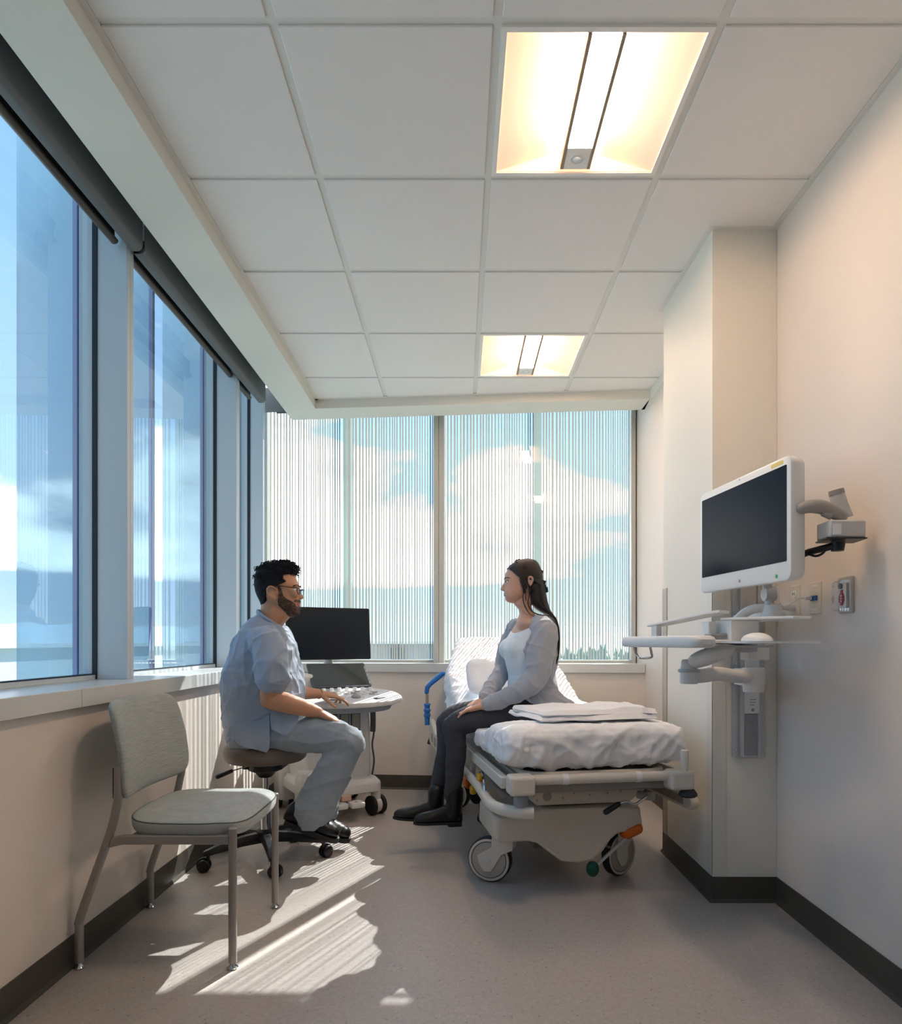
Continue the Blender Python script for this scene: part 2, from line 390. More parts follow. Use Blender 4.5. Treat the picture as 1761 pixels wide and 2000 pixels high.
# ================================================================= left windows
MY = [1.40, 2.75, 4.10, 4.76]
def mullion(mb, y, x0=-1.56, x1=-1.362):
    mb.b2((x0, y, .905), (x1, y+.027, 2.94)); mb.b2((x0, y+.029, .905), (x1, y+.056, 2.94)); mb.b2((x0, y+.026, .905), (x1-.006, y+.03, 2.94))
spans = [(.02, 1.40), (1.40, 2.75), (2.75, 4.10), (4.10, 4.76)]
for i, (ya, yb) in enumerate(spans):
    w = struct(thing('window_%d' % (i+1), None, None, (-1.52, (ya+yb)/2, .905)))
    b = MB()
    if i == 3: mullion(b, yb, -1.56, -1.395)
    else: mullion(b, yb)
    y0 = ya+(.056 if i else 0)
    b.b2((-1.56, y0, .905), (-1.49, yb, .925)); b.b2((-1.56, y0, 2.90), (-1.45, yb, 2.96))
    if i == 3: b.b2((-1.56, yb+.056, .905), (-1.52, 5.16, .925)); b.b2((-1.56, 5.10, .905), (-1.50, 5.16, 2.95))
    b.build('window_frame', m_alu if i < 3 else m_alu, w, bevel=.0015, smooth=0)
    b = MB(); b.b2((-1.504, yb-.004, .906), (-1.484, yb, 2.90)); b.b2((-1.51, y0, .925), (-1.488, yb, .929)); b.build('gasket', m_gasket, w, smooth=0)
    b = MB(); ge = yb if i < 3 else 5.14
    b.add([(-1.525, y0, .925), (-1.525, ge, .925), (-1.525, ge, 2.90), (-1.525, y0, 2.90)], [(0, 1, 2, 3)]); b.build('glass', m_glass, w, smooth=0, recalc=False)
# outside sun fins
for i in range(6):
    y = 2.085+.6755*(i-1)
    b = MB(); b.b2((-1.815, y-.011, -.6), (-1.585, y+.011, 3.6)); f = b.build('glass_fin', m_fin, smooth=0)
    tag(f, ['blue glass sun fin outside, before the left windows start', 'blue glass sun fin outside, nearest the camera end of the left windows', 'blue glass sun fin outside, behind the big white mullion nearest the viewer', 'blue glass sun fin outside, midway across the second left window pane', 'blue glass sun fin outside, behind the second white mullion on the left', 'blue glass sun fin outside, beside the corner of the building'][i], 'sun fin', 'glass fins on the left facade')
    b = MB(); b.b2((-1.585, y-.012, -.6), (-1.566, y+.012, 3.6)); WM[f.name] = M.Identity(4); b.build('fin_edge', m_finedge, f, smooth=0)
# ================================================================= back windows
SR = s_at(XR, .2)
def bx(px, n):     # along-wall coordinate that stands behind photo column px
    t = (px-CX)/F; q = B0+NB*n     # (q + EB*s): x/y = t
    return (t*q.y-q.x)/(EB.x-t*EB.y)
GN = .245
s_l, s_f1, s_m, s_f2, s_r = bx(524, GN), bx(677.5, GN+.1), bx(858, .17), bx(1050, GN+.1), bx(1231, GN)
def frit(mb, sa, sb, seed):
    r = random.Random(seed); s = sa+.012
    while s < sb-.014:
        f = (s-sa)/(sb-sa)
        wdt = (.0142-.0070*f)*r.uniform(.7, 1.2); gap = (.0130-.0035*f)*r.uniform(.65, 1.35)
        bbox(mb, s, s+wdt, GN+.004, GN+.0052, .93, 2.9); s += wdt+gap
for i, (sa, sb, fin, label) in enumerate(((s_l, s_m, s_f1, ''), (s_m, s_r, s_f2, ''))):
    w = struct(thing('window_%d' % (i+5), None, None, B0+EB*(sa+sb)/2+NB*GN+V((0, 0, .905))))
    b = MB()
    if i == 0:
        bbox(b, s_m-.038, s_m-.002, .12, .30, .905, 2.94); bbox(b, s_m+.002, s_m+.038, .12, .30, .905, 2.94); bbox(b, s_m-.004, s_m+.004, .126, .30, .905, 2.94)
        bbox(b, s_l-.05, s_l, .2, .30, .905, 2.94)
    else:
        bbox(b, s_r, s_r+.03, .2, .30, .905, 2.94)
    bbox(b, sa, sb, .2, .30, .905, .925); bbox(b, sa, sb, .2, .30, 2.9, 2.95)
    b.build('window_frame', m_alu2, w, smooth=0, bevel=.0015)
    b = MB(); q = [B0+EB*s+NB*GN+V((0, 0, z)) for s, z in ((sa, .925), (sb, .925), (sb, 2.9), (sa, 2.9))]; b.add(q, [(0, 1, 2, 3)]); b.build('glass', m_glassb, w, smooth=0, recalc=False)
    b = MB(); m2 = s_m+(-.036 if i == 0 else .036)
    if i == 0: frit(b, s_l, fin-.022, 1); frit(b, fin+.022, m2, 2)
    else: frit(b, m2, fin-.022, 3); frit(b, fin+.022, s_r, 4)
    b.build('frit_lines', m_frit, w, smooth=0)
def finb_mat():
    m = bpy.data.materials.new('fin_grey'); t = NT(m); out = t.n('ShaderNodeOutputMaterial'); tr = t.n('ShaderNodeBsdfTranslucent', i_Color=lin('#C2C8C4')+(1,)); d = t.n('ShaderNodeBsdfDiffuse', i_Color=lin('#BEC3BE')+(1,)); tp = t.n('ShaderNodeBsdfTransparent', i_Color=lin('#D8E4E2')+(1,))
    m1 = t.n('ShaderNodeMixShader', i_0=.5); t.l(tr, 0, m1, 1); t.l(d, 0, m1, 2); m2 = t.n('ShaderNodeMixShader', i_0=.2); t.l(m1, 0, m2, 1); t.l(tp, 0, m2, 2); t.l(m2, 0, out, 0); return m
m_finb = finb_mat()
for s, lab in ((s_f1, 'pale grey fin outside the back window, left of the doctor monitor top'), (s_m+.001, 'pale grey fin outside behind the thick middle mullion of the back window'), (s_f2, 'pale grey fin outside the back window, just right of the seated woman')):
    b = MB(); bbox(b, s-.028, s+.028, GN+.09, GN+.16, -.6, 3.6); tag(b.build('facade_fin', m_finb, smooth=0), lab, 'sun fin', 'fins on the back facade')
# ================================================================= roller shades in the pocket
def shade(name, y0, y1, label):
    t = thing(name, label, 'window shade', (-1.33, (y0+y1)/2, 2.80), 0, 'roller shades over the left windows')
    b = MB(); pts = [(-1.300, 2.95), (-1.300, 2.685)]+[(-1.322+.022*math.cos(a), 2.685-.022*math.sin(a)) for a in (.4, .8, 1.2, 1.57)]+[(-1.345, 2.663), (-1.345, 2.667), (-1.322, 2.667), (-1.304, 2.69), (-1.304, 2.95)]
    b.prism(pts, (0, y1-y0, 0), (0, y0, 0)); b.build('fascia', m_shade, t, smooth=40)
    b = MB(); b.cyl((-1.375, y0+.02, 2.76), (-1.375, y1-.02, 2.76), .028); b.build('shade_tube', mat('shade_cloth', '#3A3A3A', .9), t)
    b = MB(); b.b2((-1.402, y0+.03, 2.70), (-1.400, y1-.03, 2.77)); b.build('shade_cloth', mat('shade_cloth', '#3A3A3A', .9), t, smooth=0)
    b = MB(); b.tube([(-1.401, y0+.03, 2.687), (-1.401, y1-.03, 2.687)], [.016, .016], 14, flat=.8); b.build('hem_bar', m_hem, t)
    return t
shade('roller_shade', .05, 2.755, 'dark grey rolled up window shade with fascia over the nearest left window')
shade('roller_shade', 2.775, 4.50, 'dark grey rolled up window shade with fascia toward the far left corner')
t = thing('roller_shade', 'blue grey rolled up shade fascia above the back window at the left corner', 'window shade', B0+NB*.1+V((0, 0, 2.8)), 0, None)
b = MB(); bbox(b, -.25, s_at(XR)-.02, .075, .08, 2.768, 2.95); b.build('fascia', m_shade, t, smooth=0)
b = MB(); bbox(b, -.12, s_at(XR)-.02, .12, .135, 2.775, 2.80); b.build('hem_bar', m_hem, t, smooth=0, bevel=.004)
# ================================================================= outdoors
m_hill = mat('far_hill_haze', '#D3E2EA', 1); m_hill2 = mat('near_hill_haze', '#B4C8CE', 1)  # distance haze is painted into these pale hill colours
m_ground = mat('ground', '#8E9A8C', 1, noise=(.02, .3)); m_tree = mat('conifer', '#8EA498', 1, noise=(.3, .4))  # conifer green is paled to paint in distance haze
b = MB(); b.add([(-6000, -200, -16), (6000, -200, -16), (6000, 9000, -16), (-6000, 9000, -16)], [(0, 1, 2, 3)]); tag(b.build('ground', m_ground, smooth=0, recalc=False), kind='structure')
def ridge(name, R, a0, a1, hfun, m, label, thick=600):
    b = MB(); n = 120
    fr, tp, bk = [], [], []
    for i in range(n+1):
        a = math.radians(a0+(a1-a0)*i/n); d = V((math.sin(a), math.cos(a), 0)); h = hfun(math.degrees(a))
        fr.append(d*R+V((0, 0, -16))); tp.append(d*(R+thick*.5)+V((0, 0, h))); bk.append(d*(R+thick)+V((0, 0, -16)))
    for i in range(n): b.add([fr[i], fr[i+1], tp[i+1], tp[i]], [(0, 1, 2, 3)]); b.add([tp[i], tp[i+1], bk[i+1], bk[i]], [(0, 1, 2, 3)])
    return tag(b.build(name, m, smooth=60), label, 'hill')
def nz(x, s): return mnoise.noise(V((x*s, 3.7, 1.1)))
ridge('hill', 5200, -60, 30, lambda a: 110+45*nz(a, .16)+25*nz(a, .5)+60*math.exp(-((a+4)/5)**2), m_hill, 'pale haze-blue far mountain ridge along the horizon behind the back window')
ridge('hill', 3000, -75, -22, lambda a: 60+45*nz(a, .12)+20*nz(a, .6)+40*math.exp(-((a+48)/8)**2), m_hill, 'pale haze-blue mountain ridge seen low through the left windows')
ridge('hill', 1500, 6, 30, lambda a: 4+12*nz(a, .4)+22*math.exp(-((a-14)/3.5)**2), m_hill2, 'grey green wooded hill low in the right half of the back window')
b = MB(); r = random.Random(5)
for i in range(420):
    a = math.radians(r.uniform(2, 22)); R = r.uniform(90, 420); h = r.uniform(6.5, 10.5)*(1+R/700); c = V((math.sin(a)*R, math.cos(a)*R, -16))
    w = h*.2
    for q in range(3): b.lathe([(w*(1-q*.25), h*(.12+.27*q)), (w*.45*(1-q*.25), h*(.32+.25*q)), (.02, h*(.5+.25*q))], c, n=7)
tag(b.build('conifer_trees', m_tree, smooth=0), 'haze-paled green conifer tree tops low behind the right part of the back window', 'trees', kind='stuff')
m_bld = mat('roof_white', '#D5DADB', .8); m_bld2 = mat('roof_grey', '#A9ADB0', .8); m_bld3 = mat('block_dark', '#6E7678', .8)
t = thing('rooftop', 'pale rooftop wing with white coping seen low through the left windows', 'building', (-16, 20, -16))
b = MB(); b.b2((-24, -10, -16), (-13.2, 44, .88)); b.build('roof_wall', m_bld, t, smooth=0)
b = MB(); b.b2((-24.2, -10, .88), (-13.0, 44, 1.02)); b.build('coping', m_white, t, smooth=0)
t = thing('building', 'grey and white buildings low behind the left part of the back window', 'building', (-9, 60, -16))
b = MB(); b.b2((-22, 55, -16), (-1.5, 70, .9)); b.build('building_wall', m_bld2, t, smooth=0)
b = MB()
for x in (-12.4, -8.6, -5.6): b.b2((x, 54.6, -16), (x+1.0, 54.99, .6))
b.build('wall_panel', m_bld3, t, smooth=0)
b = MB(); b.b2((-22.3, 54.4, .9), (-1.2, 70, 1.1)); b.build('coping', m_white, t, smooth=0)
# ================================================================= sky and sun
def world():
    w = bpy.data.worlds.new('sky'); SC.world = w; t = NT(w)
    out = t.n('ShaderNodeOutputWorld'); bg = t.n('ShaderNodeBackground', i_Strength=SKY); t.l(bg, 0, out, 0)
    tc = t.n('ShaderNodeTexCoord'); sx = t.n('ShaderNodeSeparateXYZ'); t.l(tc, 'Generated', sx, 0)
    r = t.n('ShaderNodeValToRGB'); t.l(sx, 'Z', r, 0); e = r.color_ramp.elements
    e[0].position = 0; e[0].color = lin('#BAC8D8')+(1,); e[1].position = 1; e[1].color = lin('#5684B6')+(1,)
    for p, c in ((.045, '#A5BCD5'), (.10, '#98B3D3'), (.25, '#90AFD0'), (.5, '#83A8CB')):
        x = e.new(p); x.color = lin(c)+(1,)
    # clouds: stretched noise on the direction, weighted to a band above the horizon
    mp = t.n('ShaderNodeMapping', i_Scale=(1.0, 1.0, 2.6), i_Location=CLOUD); t.l(tc, 'Generated', mp, 0)
    n1 = t.n('ShaderNodeTexNoise', i_Scale=3.4, i_Detail=9.0, i_Roughness=.56, i_Distortion=.35); t.l(mp, 0, n1, 'Vector')
    band = t.n('ShaderNodeValToRGB'); t.l(sx, 'Z', band, 0); be = band.color_ramp.elements
    be[0].position = .075; be[0].color = (0, 0, 0, 1); be[1].position = 1; be[1].color = (.0, .0, .0, 1)
    for p, v in ((.095, .95), (.2, .75), (.27, .48), (.34, .30), (.6, .2)):
        x = be.new(p); x.color = (v, v, v, 1)
    # more cloud towards -x than +x
    a0 = t.n('ShaderNodeMath', operation='ADD', i_1=.22); t.l(sx, 'X', a0, 0); a1 = t.n('ShaderNodeMath', operation='ABSOLUTE'); t.l(a0, 0, a1, 0)
    ax = t.n('ShaderNodeMath', operation='MULTIPLY_ADD', i_1=-.62, i_2=.19); t.l(a1, 0, ax, 0)
    ad = t.n('ShaderNodeMath', operation='ADD'); t.l(n1, 0, ad, 0)
    sc = t.n('ShaderNodeMath', operation='MULTIPLY_ADD', i_1=.42, i_2=-.30); t.l(band, 0, sc, 0); t.l(sc, 0, ad, 1)
    ad2 = t.n('ShaderNodeMath', operation='ADD'); t.l(ad, 0, ad2, 0); t.l(ax, 0, ad2, 1)
    mk = t.n('ShaderNodeMapRange', i_1=.44, i_2=.56); t.l(ad2, 0, mk, 0)
    cc = t.n('ShaderNodeMapRange', i_1=.46, i_2=.78, i_3=.8, i_4=2.4); t.l(ad2, 0, cc, 0)
    cv = t.n('ShaderNodeCombineColor'); t.l(cc, 0, cv, 0); t.l(cc, 0, cv, 1); t.l(cc, 0, cv, 2)
    bm = t.n('ShaderNodeMath', operation='MULTIPLY'); b2 = t.n('ShaderNodeMapRange', i_1=.0, i_2=.12); t.l(band, 0, b2, 0); t.l(mk, 0, bm, 0); t.l(b2, 0, bm, 1)
    mx = t.n('ShaderNodeMix', data_type='RGBA'); t.l(bm, 0, mx, 'Factor'); t.l(r, 0, mx, 'A'); t.l(cv, 0, mx, 'B'); t.l(mx, 'Result', bg, 0)
SKY = .78; CLOUD = (.35, 1.7, .2)
world()
sun = bpy.data.lights.new('sun', 'SUN'); sun.energy = 4.0; sun.angle = math.radians(.4); sun.color = (1, .97, .92)
so = bpy.data.objects.new('sun', sun); COL.objects.link(so)
so.rotation_euler = V((-.425, -.905, -.87)).to_track_quat('-Z', 'Y').to_euler()
SC.view_settings.view_transform = 'Standard'; SC.view_settings.look = 'None'; SC.view_settings.gamma = 1; SC.view_settings.use_curve_mapping = False
SC.view_settings.exposure = 1.7
SC.cycles.use_denoising = True
try: SC.cycles.denoiser = 'OPENIMAGEDENOISE'
except Exception: pass
SC.cycles.max_bounces = 10; SC.cycles.diffuse_bounces = 6; SC.cycles.glossy_bounces = 4; SC.cycles.transparent_max_bounces = 24; SC.cycles.transmission_bounces = 6
SC.cycles.caustics_reflective = False; SC.cycles.caustics_refractive = False; SC.cycles.sample_clamp_indirect = 6
# ================================================================= generic soft pad
def pad(mb, fn, tf, tb, n=56, K=12, e=5.0, p=3.0, wob=None, pb=None):
    """closed cushion. fn(a,b in -1..1)->(point, normal); tf/tb thickness to front/back"""
    def se(t):
        c, s = math.cos(t), math.sin(t); return (math.copysign(abs(c)**(2/e), c), math.copysign(abs(s)**(2/e), s))
    rings = []
    for side in (1, -1):
        sq = [1-(1-k/K)**1.7 for k in range(0, K+1)]; seq = sq if side == 1 else sq[::-1]
        for rr in seq:
            if side == -1 and rr == 1: continue
            q = max(rr, .004); ring = []
            for j in range(n):
                x, y = se(2*PI*j/n); a, b = x*q, y*q
                pt, nr = fn(a, b); h = (tf if side == 1 else tb)*(1-q**(p if side == 1 else (pb or p)))**(1/2.2)
                if wob: h += wob(pt, side)*(1 if q < .98 else .4)
                ring.append(pt+nr*(h*side))
            rings.append(ring)
    return mb.loft(rings)
def rib(p, s, amp): return amp*(mnoise.noise(V(p)*s)+.5*mnoise.noise(V(p)*s*2.3))
# ================================================================= guest chair
m_weave = mat('chair_weave', '#A3A8A4', .85, noise=(16, .34, (1, 1, 14)), bump=(22, .35, (1, 1, 18)), sheen=.2)
m_weave2 = mat('chair_weave_seat', '#A8ADAA', .85, noise=(24, .28, (1, 1, 8)), bump=(200, .3), sheen=.2)
m_cframe = mat('chair_frame', '#99948F', .4, metal=.25)
m_chrome = mat('chrome', '#C9CACC', .16, metal=1)
m_welt = mat('welt', '#4E5856', .8)
t = thing('guest_chair', 'grey green fabric guest chair with grey tube legs under the left window', 'chair', (-.98, 2.42, 0))
YN, YF = 2.175, 2.675
for yy in (YN, YF):
    b = MB(); b.tube([(-.735, yy, .02), (-.735, yy, .452)], [.0135]*2, 16); b.ell((-.735, yy, .452), (.0135, .0135, .005)); l = b.build('leg', m_cframe, t)
    b = MB(); b.lathe([(.0, 0), (.017, 0), (.018, .005), (.010, .012), (.008, .022), (0, .022)], (-.735, yy, 0), n=20); b.build('foot_glide', m_chrome, l)
    b = MB(); pth = smoothpath([(-1.232, yy, .02), (-1.232, yy, .13), (-1.226, yy, .175), (-1.135, yy, .43), (-1.113, yy, .515), (-1.106, yy, .56), (-1.106, yy, .655)], 5)
    b.tube(pth, [.0135]*len(pth), 14, up=V((0, 1, 0))); l = b.build('leg', m_cframe, t)
    b = MB(); b.lathe([(.0, 0), (.017, 0), (.018, .005), (.010, .012), (.008, .022), (0, .022)], (-1.232, yy, 0), n=20); b.build('foot_glide', m_chrome, l)
    b = MB(); b.prism([(-1.135, .392), (-1.09, .403), (-.745, .403), (-.745, .433), (-1.09, .433), (-1.125, .425)], (0, .02, 0), (0, yy-.01, 0)); b.build('seat_rail', m_cframe, t, bevel=.004)
    s = 1 if yy == YN else -1
    b = MB(); b.box((-1.118, yy+s*.004, .60), (.012, .008, .10)); b.build('back_bracket', m_dark, t)
b = MB(); b.b2((-1.08, YN, .41), (-1.05, YF, .425)); b.b2((-.80, YN, .41), (-.77, YF, .425)); b.build('cross_bar', m_cframe, t, bevel=.003, smooth=0)
def seatfn(a, c):
    x = -.905+.205*a; y = 2.425+.265*c*(1-.05*(1-a)/2)
    z = .470-.030*max(0, a-.55)**1.5/.45+.008*(1-c*c)-.006*(1-a*a)
    return V((x, y, z)), V((0, 0, 1))
b = MB(); pad(b, seatfn, .020, .046, n=80, K=16, e=4.2, p=4, pb=22); b.build('seat', m_weave2, t, smooth=60)
b = MB(); pts = []
for j in range(72):
    th = 2*PI*j/72; c, s = math.cos(th), math.sin(th); a, q = math.copysign(abs(c)**(2/4.2), c), math.copysign(abs(s)**(2/4.2), s)
    pt, nr = seatfn(a*.985, q*.985); pts.append(pt+V((0, 0, .004)))
b.tube(pts, [.0028]*72, 6, closed=True); b.build('seat_piping', m_welt, t)
def backfn(a, c):
    zz = .70+.163*c; f = (c+1)/2
    y = 2.425+.262*a*(1-.06*f); x = -1.083-.058*f-.045*(1-a*a)+.018*math.sin(f*PI)
    nrm = V((1, -.33*a*-1*0, .18)).normalized(); nrm = V((1, -.32*a, .16)).normalized()
    return V((x, y, zz)), nrm
b = MB(); pad(b, backfn, .020, .020, n=80, K=16, e=7.5, p=6); b.build('backrest', m_weave, t, smooth=60)
# ================================================================= stool
m_vinyl = mat('stool_vinyl', '#6E635A', .42, bump=(300, .05))
m_black = mat('black_plastic', '#17171A', .4)
m_black2 = mat('black_rubber', '#1E1E20', .65)
SX, SY = -.945, 3.27
t = thing('doctor_stool', 'round brown vinyl stool on black five star caster base, sat on by the man', 'stool', (SX, SY, 0))
b = MB(); b.lathe([(0, .478), (.12, .478), (.175, .482), (.192, .495), (.199, .52), (.199, .538), (.192, .558), (.175, .571), (.12, .577), (0, .579)], (SX, SY, 0), n=48); b.build('seat', m_vinyl, t, smooth=60)
b = MB(); b.lathe([(.03, .40), (.05, .425), (.085, .44), (.09, .478), (0, .478)], (SX, SY, 0), n=24)
b.box((SX, SY, .462), (.19, .12, .03)); b.build('mechanism', m_black, t, bevel=.004)
b = MB(); b.lathe([(0, .16), (.014, .16), (.014, .44), (0, .44)], (SX, SY, 0), n=24); b.build('gas_piston', m_chrome, t)
b = MB(); b.lathe([(0, .085), (.026, .085), (.026, .25), (.022, .255), (0, .255)], (SX, SY, 0), n=24); b.build('column', m_chrome, t)
l0, l1, l2 = P(510, 1489, 3.22), P(452, 1506, 3.18), P(425, 1517, 3.16)
b = MB(); b.tube([l0, l1], [.003, .003], 8); lv = b.build('height_lever', m_chrome, t)
b = MB(); b.tube([l1, l2], [.009, .011], 12, rnd_ends=True); b.build('lever_grip', m_black, lv)
b = MB(); b.lathe([(0, .085), (.045, .09), (.05, .105), (.045, .14), (.03, .15), (0, .15)], (SX, SY, 0), n=24); b.build('hub', m_black, t)
for k in range(5):
    a = math.radians(4+72*k); d = V((math.cos(a), math.sin(a), 0)); sd = V((-d.y, d.x, 0)); c0 = V((SX, SY, 0))
    b = MB(); rings = []
    for f, w, z0, z1 in ((.02, .028, .088, .138), (.12, .024, .088, .132), (.24, .019, .078, .112), (.285, .017, .074, .1), (.30, .010, .078, .095)):
        c = c0+d*f; rings.append([c+sd*w*.8+V((0, 0, z0)), c+sd*w+V((0, 0, (z0+z1)/2)), c+sd*w*.6+V((0, 0, z1)), c-sd*w*.6+V((0, 0, z1)), c-sd*w+V((0, 0, (z0+z1)/2)), c-sd*w*.8+V((0, 0, z0))])
    b.loft(rings); arm = b.build('base_arm', m_black, t, smooth=50, bevel=.002)
    c = c0+d*.278; ca = a+(.9, .3, 1.4, -.5, .8)[k]; w = V((math.cos(ca), math.sin(ca), 0)); ax = V((-w.y, w.x, 0)); cc = c+w*.018
    b = MB(); b.cyl(c+V((0, 0, .05)), c+V((0, 0, .08)), .008, 12)
    for s in (-1, 1): b.lathe([(0, .004), (.024, .004), (.029, .008), (.030, .014), (.028, .022), (.022, .025), (0, .025)], cc+V((0, 0, .030)), ax*s, 24)
    b.lathe([(0, -.006), (.033, -.006), (.033, .006), (0, .006)], cc+V((0, 0, .033)), ax, 20)
    b.build('caster', m_black, arm, smooth=50)
# ================================================================= ultrasound machine
UY = math.radians(30); UO = V((-.826, 4.24, 0)); UU = V((math.cos(UY), math.sin(UY), 0)); UV = V((-math.sin(UY), math.cos(UY), 0)); RU = M.Rotation(UY, 3, 'Z')
def U(u, v, z): return UO+UU*u+UV*v+V((0, 0, z))
m_us = mat('equipment_white', '#D9D7D4', .4); m_us2 = mat('equipment_grey', '#9EA0A2', .45); m_usd = mat('equipment_slate', '#4C5058', .5)
m_bezel = mat('bezel_black', '#0B0C0E', .3); 
m_screen = mat('screen_glass', '#08131F', .2, spec=.10)
m_screen2 = mat('screen_glass_cart', '#111C26', .2, spec=.4)
m_touch = mat('touch_glass', '#0A1114', .05, spec=1.0, coat=1.0)
t = thing('ultrasound_machine', 'white ultrasound cart with dark monitor, touch screen and control panel in the left corner', 'ultrasound machine', UO, UY)
def ubox(b, u0, u1, v0, v1, z0, z1, taper=1): b.box(U((u0+u1)/2, (v0+v1)/2, (z0+z1)/2), (u1-u0, v1-v0, z1-z0), RU, taper); return b
b = MB(); rings = []
for z, k in ((.225, 1.0), (.24, 1.02), (.55, 1.0), (.66, .97), (.70, .90)): rings.append([U(x*k, -.0+y*k, z) for x, y in srounded(.41, .40, .03)])
b.loft(rings); body = b.build('cabinet', m_us, t, smooth=40)
for i, u in enumerate((-.145, -.075, -.005, .085)[:4]):
    uu = (-.115, -.045, .028, .100)[i]
    b = MB(); ubox(b, uu-.029, uu+.029, -.209, -.198, .44, .625); pf = b.build('probe_port', m_usd, body, smooth=0)
    b = MB(); ubox(b, uu-.024, uu+.024, -.2115, -.208, .448, .618)
    b.build('port_face', mat('port_face', '#A29F8E', .5), pf, smooth=0)
b = MB()
for i in range(7):
    for j in range(3): b.cyl(U(-.02+.016*i+.005*j, -.2015, .30+.018*j), U(-.02+.016*i+.005*j, -.2055, .30+.018*j), .0045, 8)
vent = b.build('speaker_holes', m_dark, body, smooth=0); 
# base with fenders
b = MB(); rings = []
for z, k in ((.145, .97), (.15, 1.0), (.195, 1.0), (.205, .985), (.228, .90)): rings.append([U(x*k, y*k-.04, z) for x, y in srounded(.50, .52, .07)])
b.loft(rings); b.build('base', m_us, t, smooth=40)
for su in (-1, 1):
    for sv, vv in ((-1, -.25), (1, .22)):
        u = su*.215
        if sv > 0 or su < 0:
            b = MB(); rings = []
            for z, k in ((.06, .96), (.10, 1.0), (.24, 1), (.30, .8)): rings.append([U(u+x*k, vv+y*k, z) for x, y in srounded(.115, .17, .03)])
            b.loft(rings); b.build('wheel_fender', m_us, t, smooth=40)
        ca = UY+(.25 if su > 0 else -.2); ax = V((math.cos(ca), math.sin(ca), 0))
        b = MB()
        for o in (-.035, .035): b.lathe([(0, -.014), (.05, -.014), (.0585, -.008), (.0585, .008), (.05, .014), (0, .014)], U(u, vv, .0585)+ax*o, ax, 28)
        w = b.build('caster', m_black2, t, smooth=50)
        b = MB(); b.lathe([(0, -.019), (.045, -.019), (.05, 0), (.045, .019), (0, .019)], U(u, vv, .0585), ax, 24); b.cyl(U(u, vv, .07), U(u, vv, .15), .03, 20); b.build('caster_core', m_us, w)
for u, v in ((-.05, -.335), (.05, -.345)):
    b = MB(); rings = []
    for z, k in ((.085, .94), (.092, 1), (.108, 1), (.113, .93)): rings.append([U(u+x*k, v+y*k, z) for x, y in srounded(.085, .09, .012)])
    b.loft(rings); pd = b.build('brake_pedal', m_us, t, smooth=40)
    b = MB(); ubox(b, u-.006, u+.006, v-.012, v+.012, .113, .1145); b.build('lock_symbol', m_us2, pd, smooth=0)
b = MB(); ubox(b, -.03, .03, -.32, -.22, .115, .15); b.build('pedal_mount', mat('pedal_tan', '#C9A994', .5), t, smooth=0, bevel=.004)
# control panel
def ptop(v): return .705+(v+.44)*.17
b = MB(); rings = []
def outl(k, dz, n=64):
    r = []
    for j in range(n):
        th = 2*PI*j/n; c, s = math.cos(th), math.sin(th); e = 2.6
        u = .035+.335*k*math.copysign(abs(c)**(2/e), c); v = -.25+.19*k*math.copysign(abs(s)**(2/e), s)
        r.append(U(u, v, ptop(v)+dz))
    return r
b.loft([outl(.93, -.034), outl(.985, -.026), outl(1.0, -.012), outl(.99, -.002), outl(.96, 0)]); pan = b.build('control_panel', m_us, t, smooth=40)
b = MB(); b.loft([outl(.78, -.07), outl(.84, -.034)]); b.build('panel_underside', m_us2, t, smooth=40)
b = MB(); b.ell(U(.06, -.315, ptop(-.315)+.006), (.028, .028, .018)); b.build('trackball', m_us2, pan)
b = MB()
pts = [U(.06+.058*math.cos(2*PI*j/40), -.315+.05*math.sin(2*PI*j/40), ptop(-.315+.05*math.sin(2*PI*j/40))+.001) for j in range(40)]; b.tube(pts, [.004]*40, 6, closed=True); b.build('trackball_ring', mat('key_white', '#F0F0EE', .35), pan)
mk = mat('key_white', '#F0F0EE', .35)
for i in range(8):
    u = -.13+.05*i; v = -.135-.012*abs(i-3.5)*.3
    b = MB(); b.lathe([(0, 0), (.013, 0), (.012, .018), (.010, .021), (0, .021)], U(u, v, ptop(v)), n=16); b.build('knob', mk, pan)
for row, v in enumerate((-.175, -.21, -.25)):
    for i in range(9):
        u = -.16+.047*i+.01*row
        if abs(u-.06) < .075 and v < -.24: continue
        b = MB(); rings = [[U(u+x*k, v+y*k, ptop(v)+z) for x, y in srounded(.032, .018, .005, 3)] for z, k in ((0, 1), (.005, 1), (.007, .9))]
        b.loft(rings); b.build('key', mk if (i+row) % 3 else m_us2, pan, smooth=40)
for uu, sgn in ((.20, 1), (-.08, -1)):
    b = MB(); b.box(U(uu, -.345, ptop(-.345)+.001), (.085, .028, .005), RU @ M.Rotation(.5*sgn, 3, 'Z')); b.build('soft_key_strip', m_usd, pan, bevel=.002)
# touch screen
def scr(c_b, c_t, u0, u1, th, name, mb_, ms_, par, rad=.008, inset=.012):
    """slab between a bottom line and a top line given as (v,z)"""
    vb, zb = c_b; vt, zt = c_t; up = (UV*(vt-vb)+V((0, 0, zt-zb))); H = up.length; up.normalize(); nrm = UU.cross(up); nrm.normalize()
    if nrm.dot(-UV) < 0: nrm = -nrm
    c = U((u0+u1)/2, (vb+vt)/2, (zb+zt)/2); W = u1-u0
    b = MB(); b.loft([[c+UU*x*k+up*y*k-nrm*d for x, y in srounded(W, H, rad)] for d, k in ((th, .97), (th*.5, 1), (0, 1))]); f = b.build(name, mb_, par, smooth=40)
    b = MB(); b.loft([[c+UU*x+up*y+nrm*d for x, y in srounded(W-2*inset, H-2*inset, .003)] for d in (.0005, .0012)]); b.build('screen', ms_, f, smooth=0)
    return f
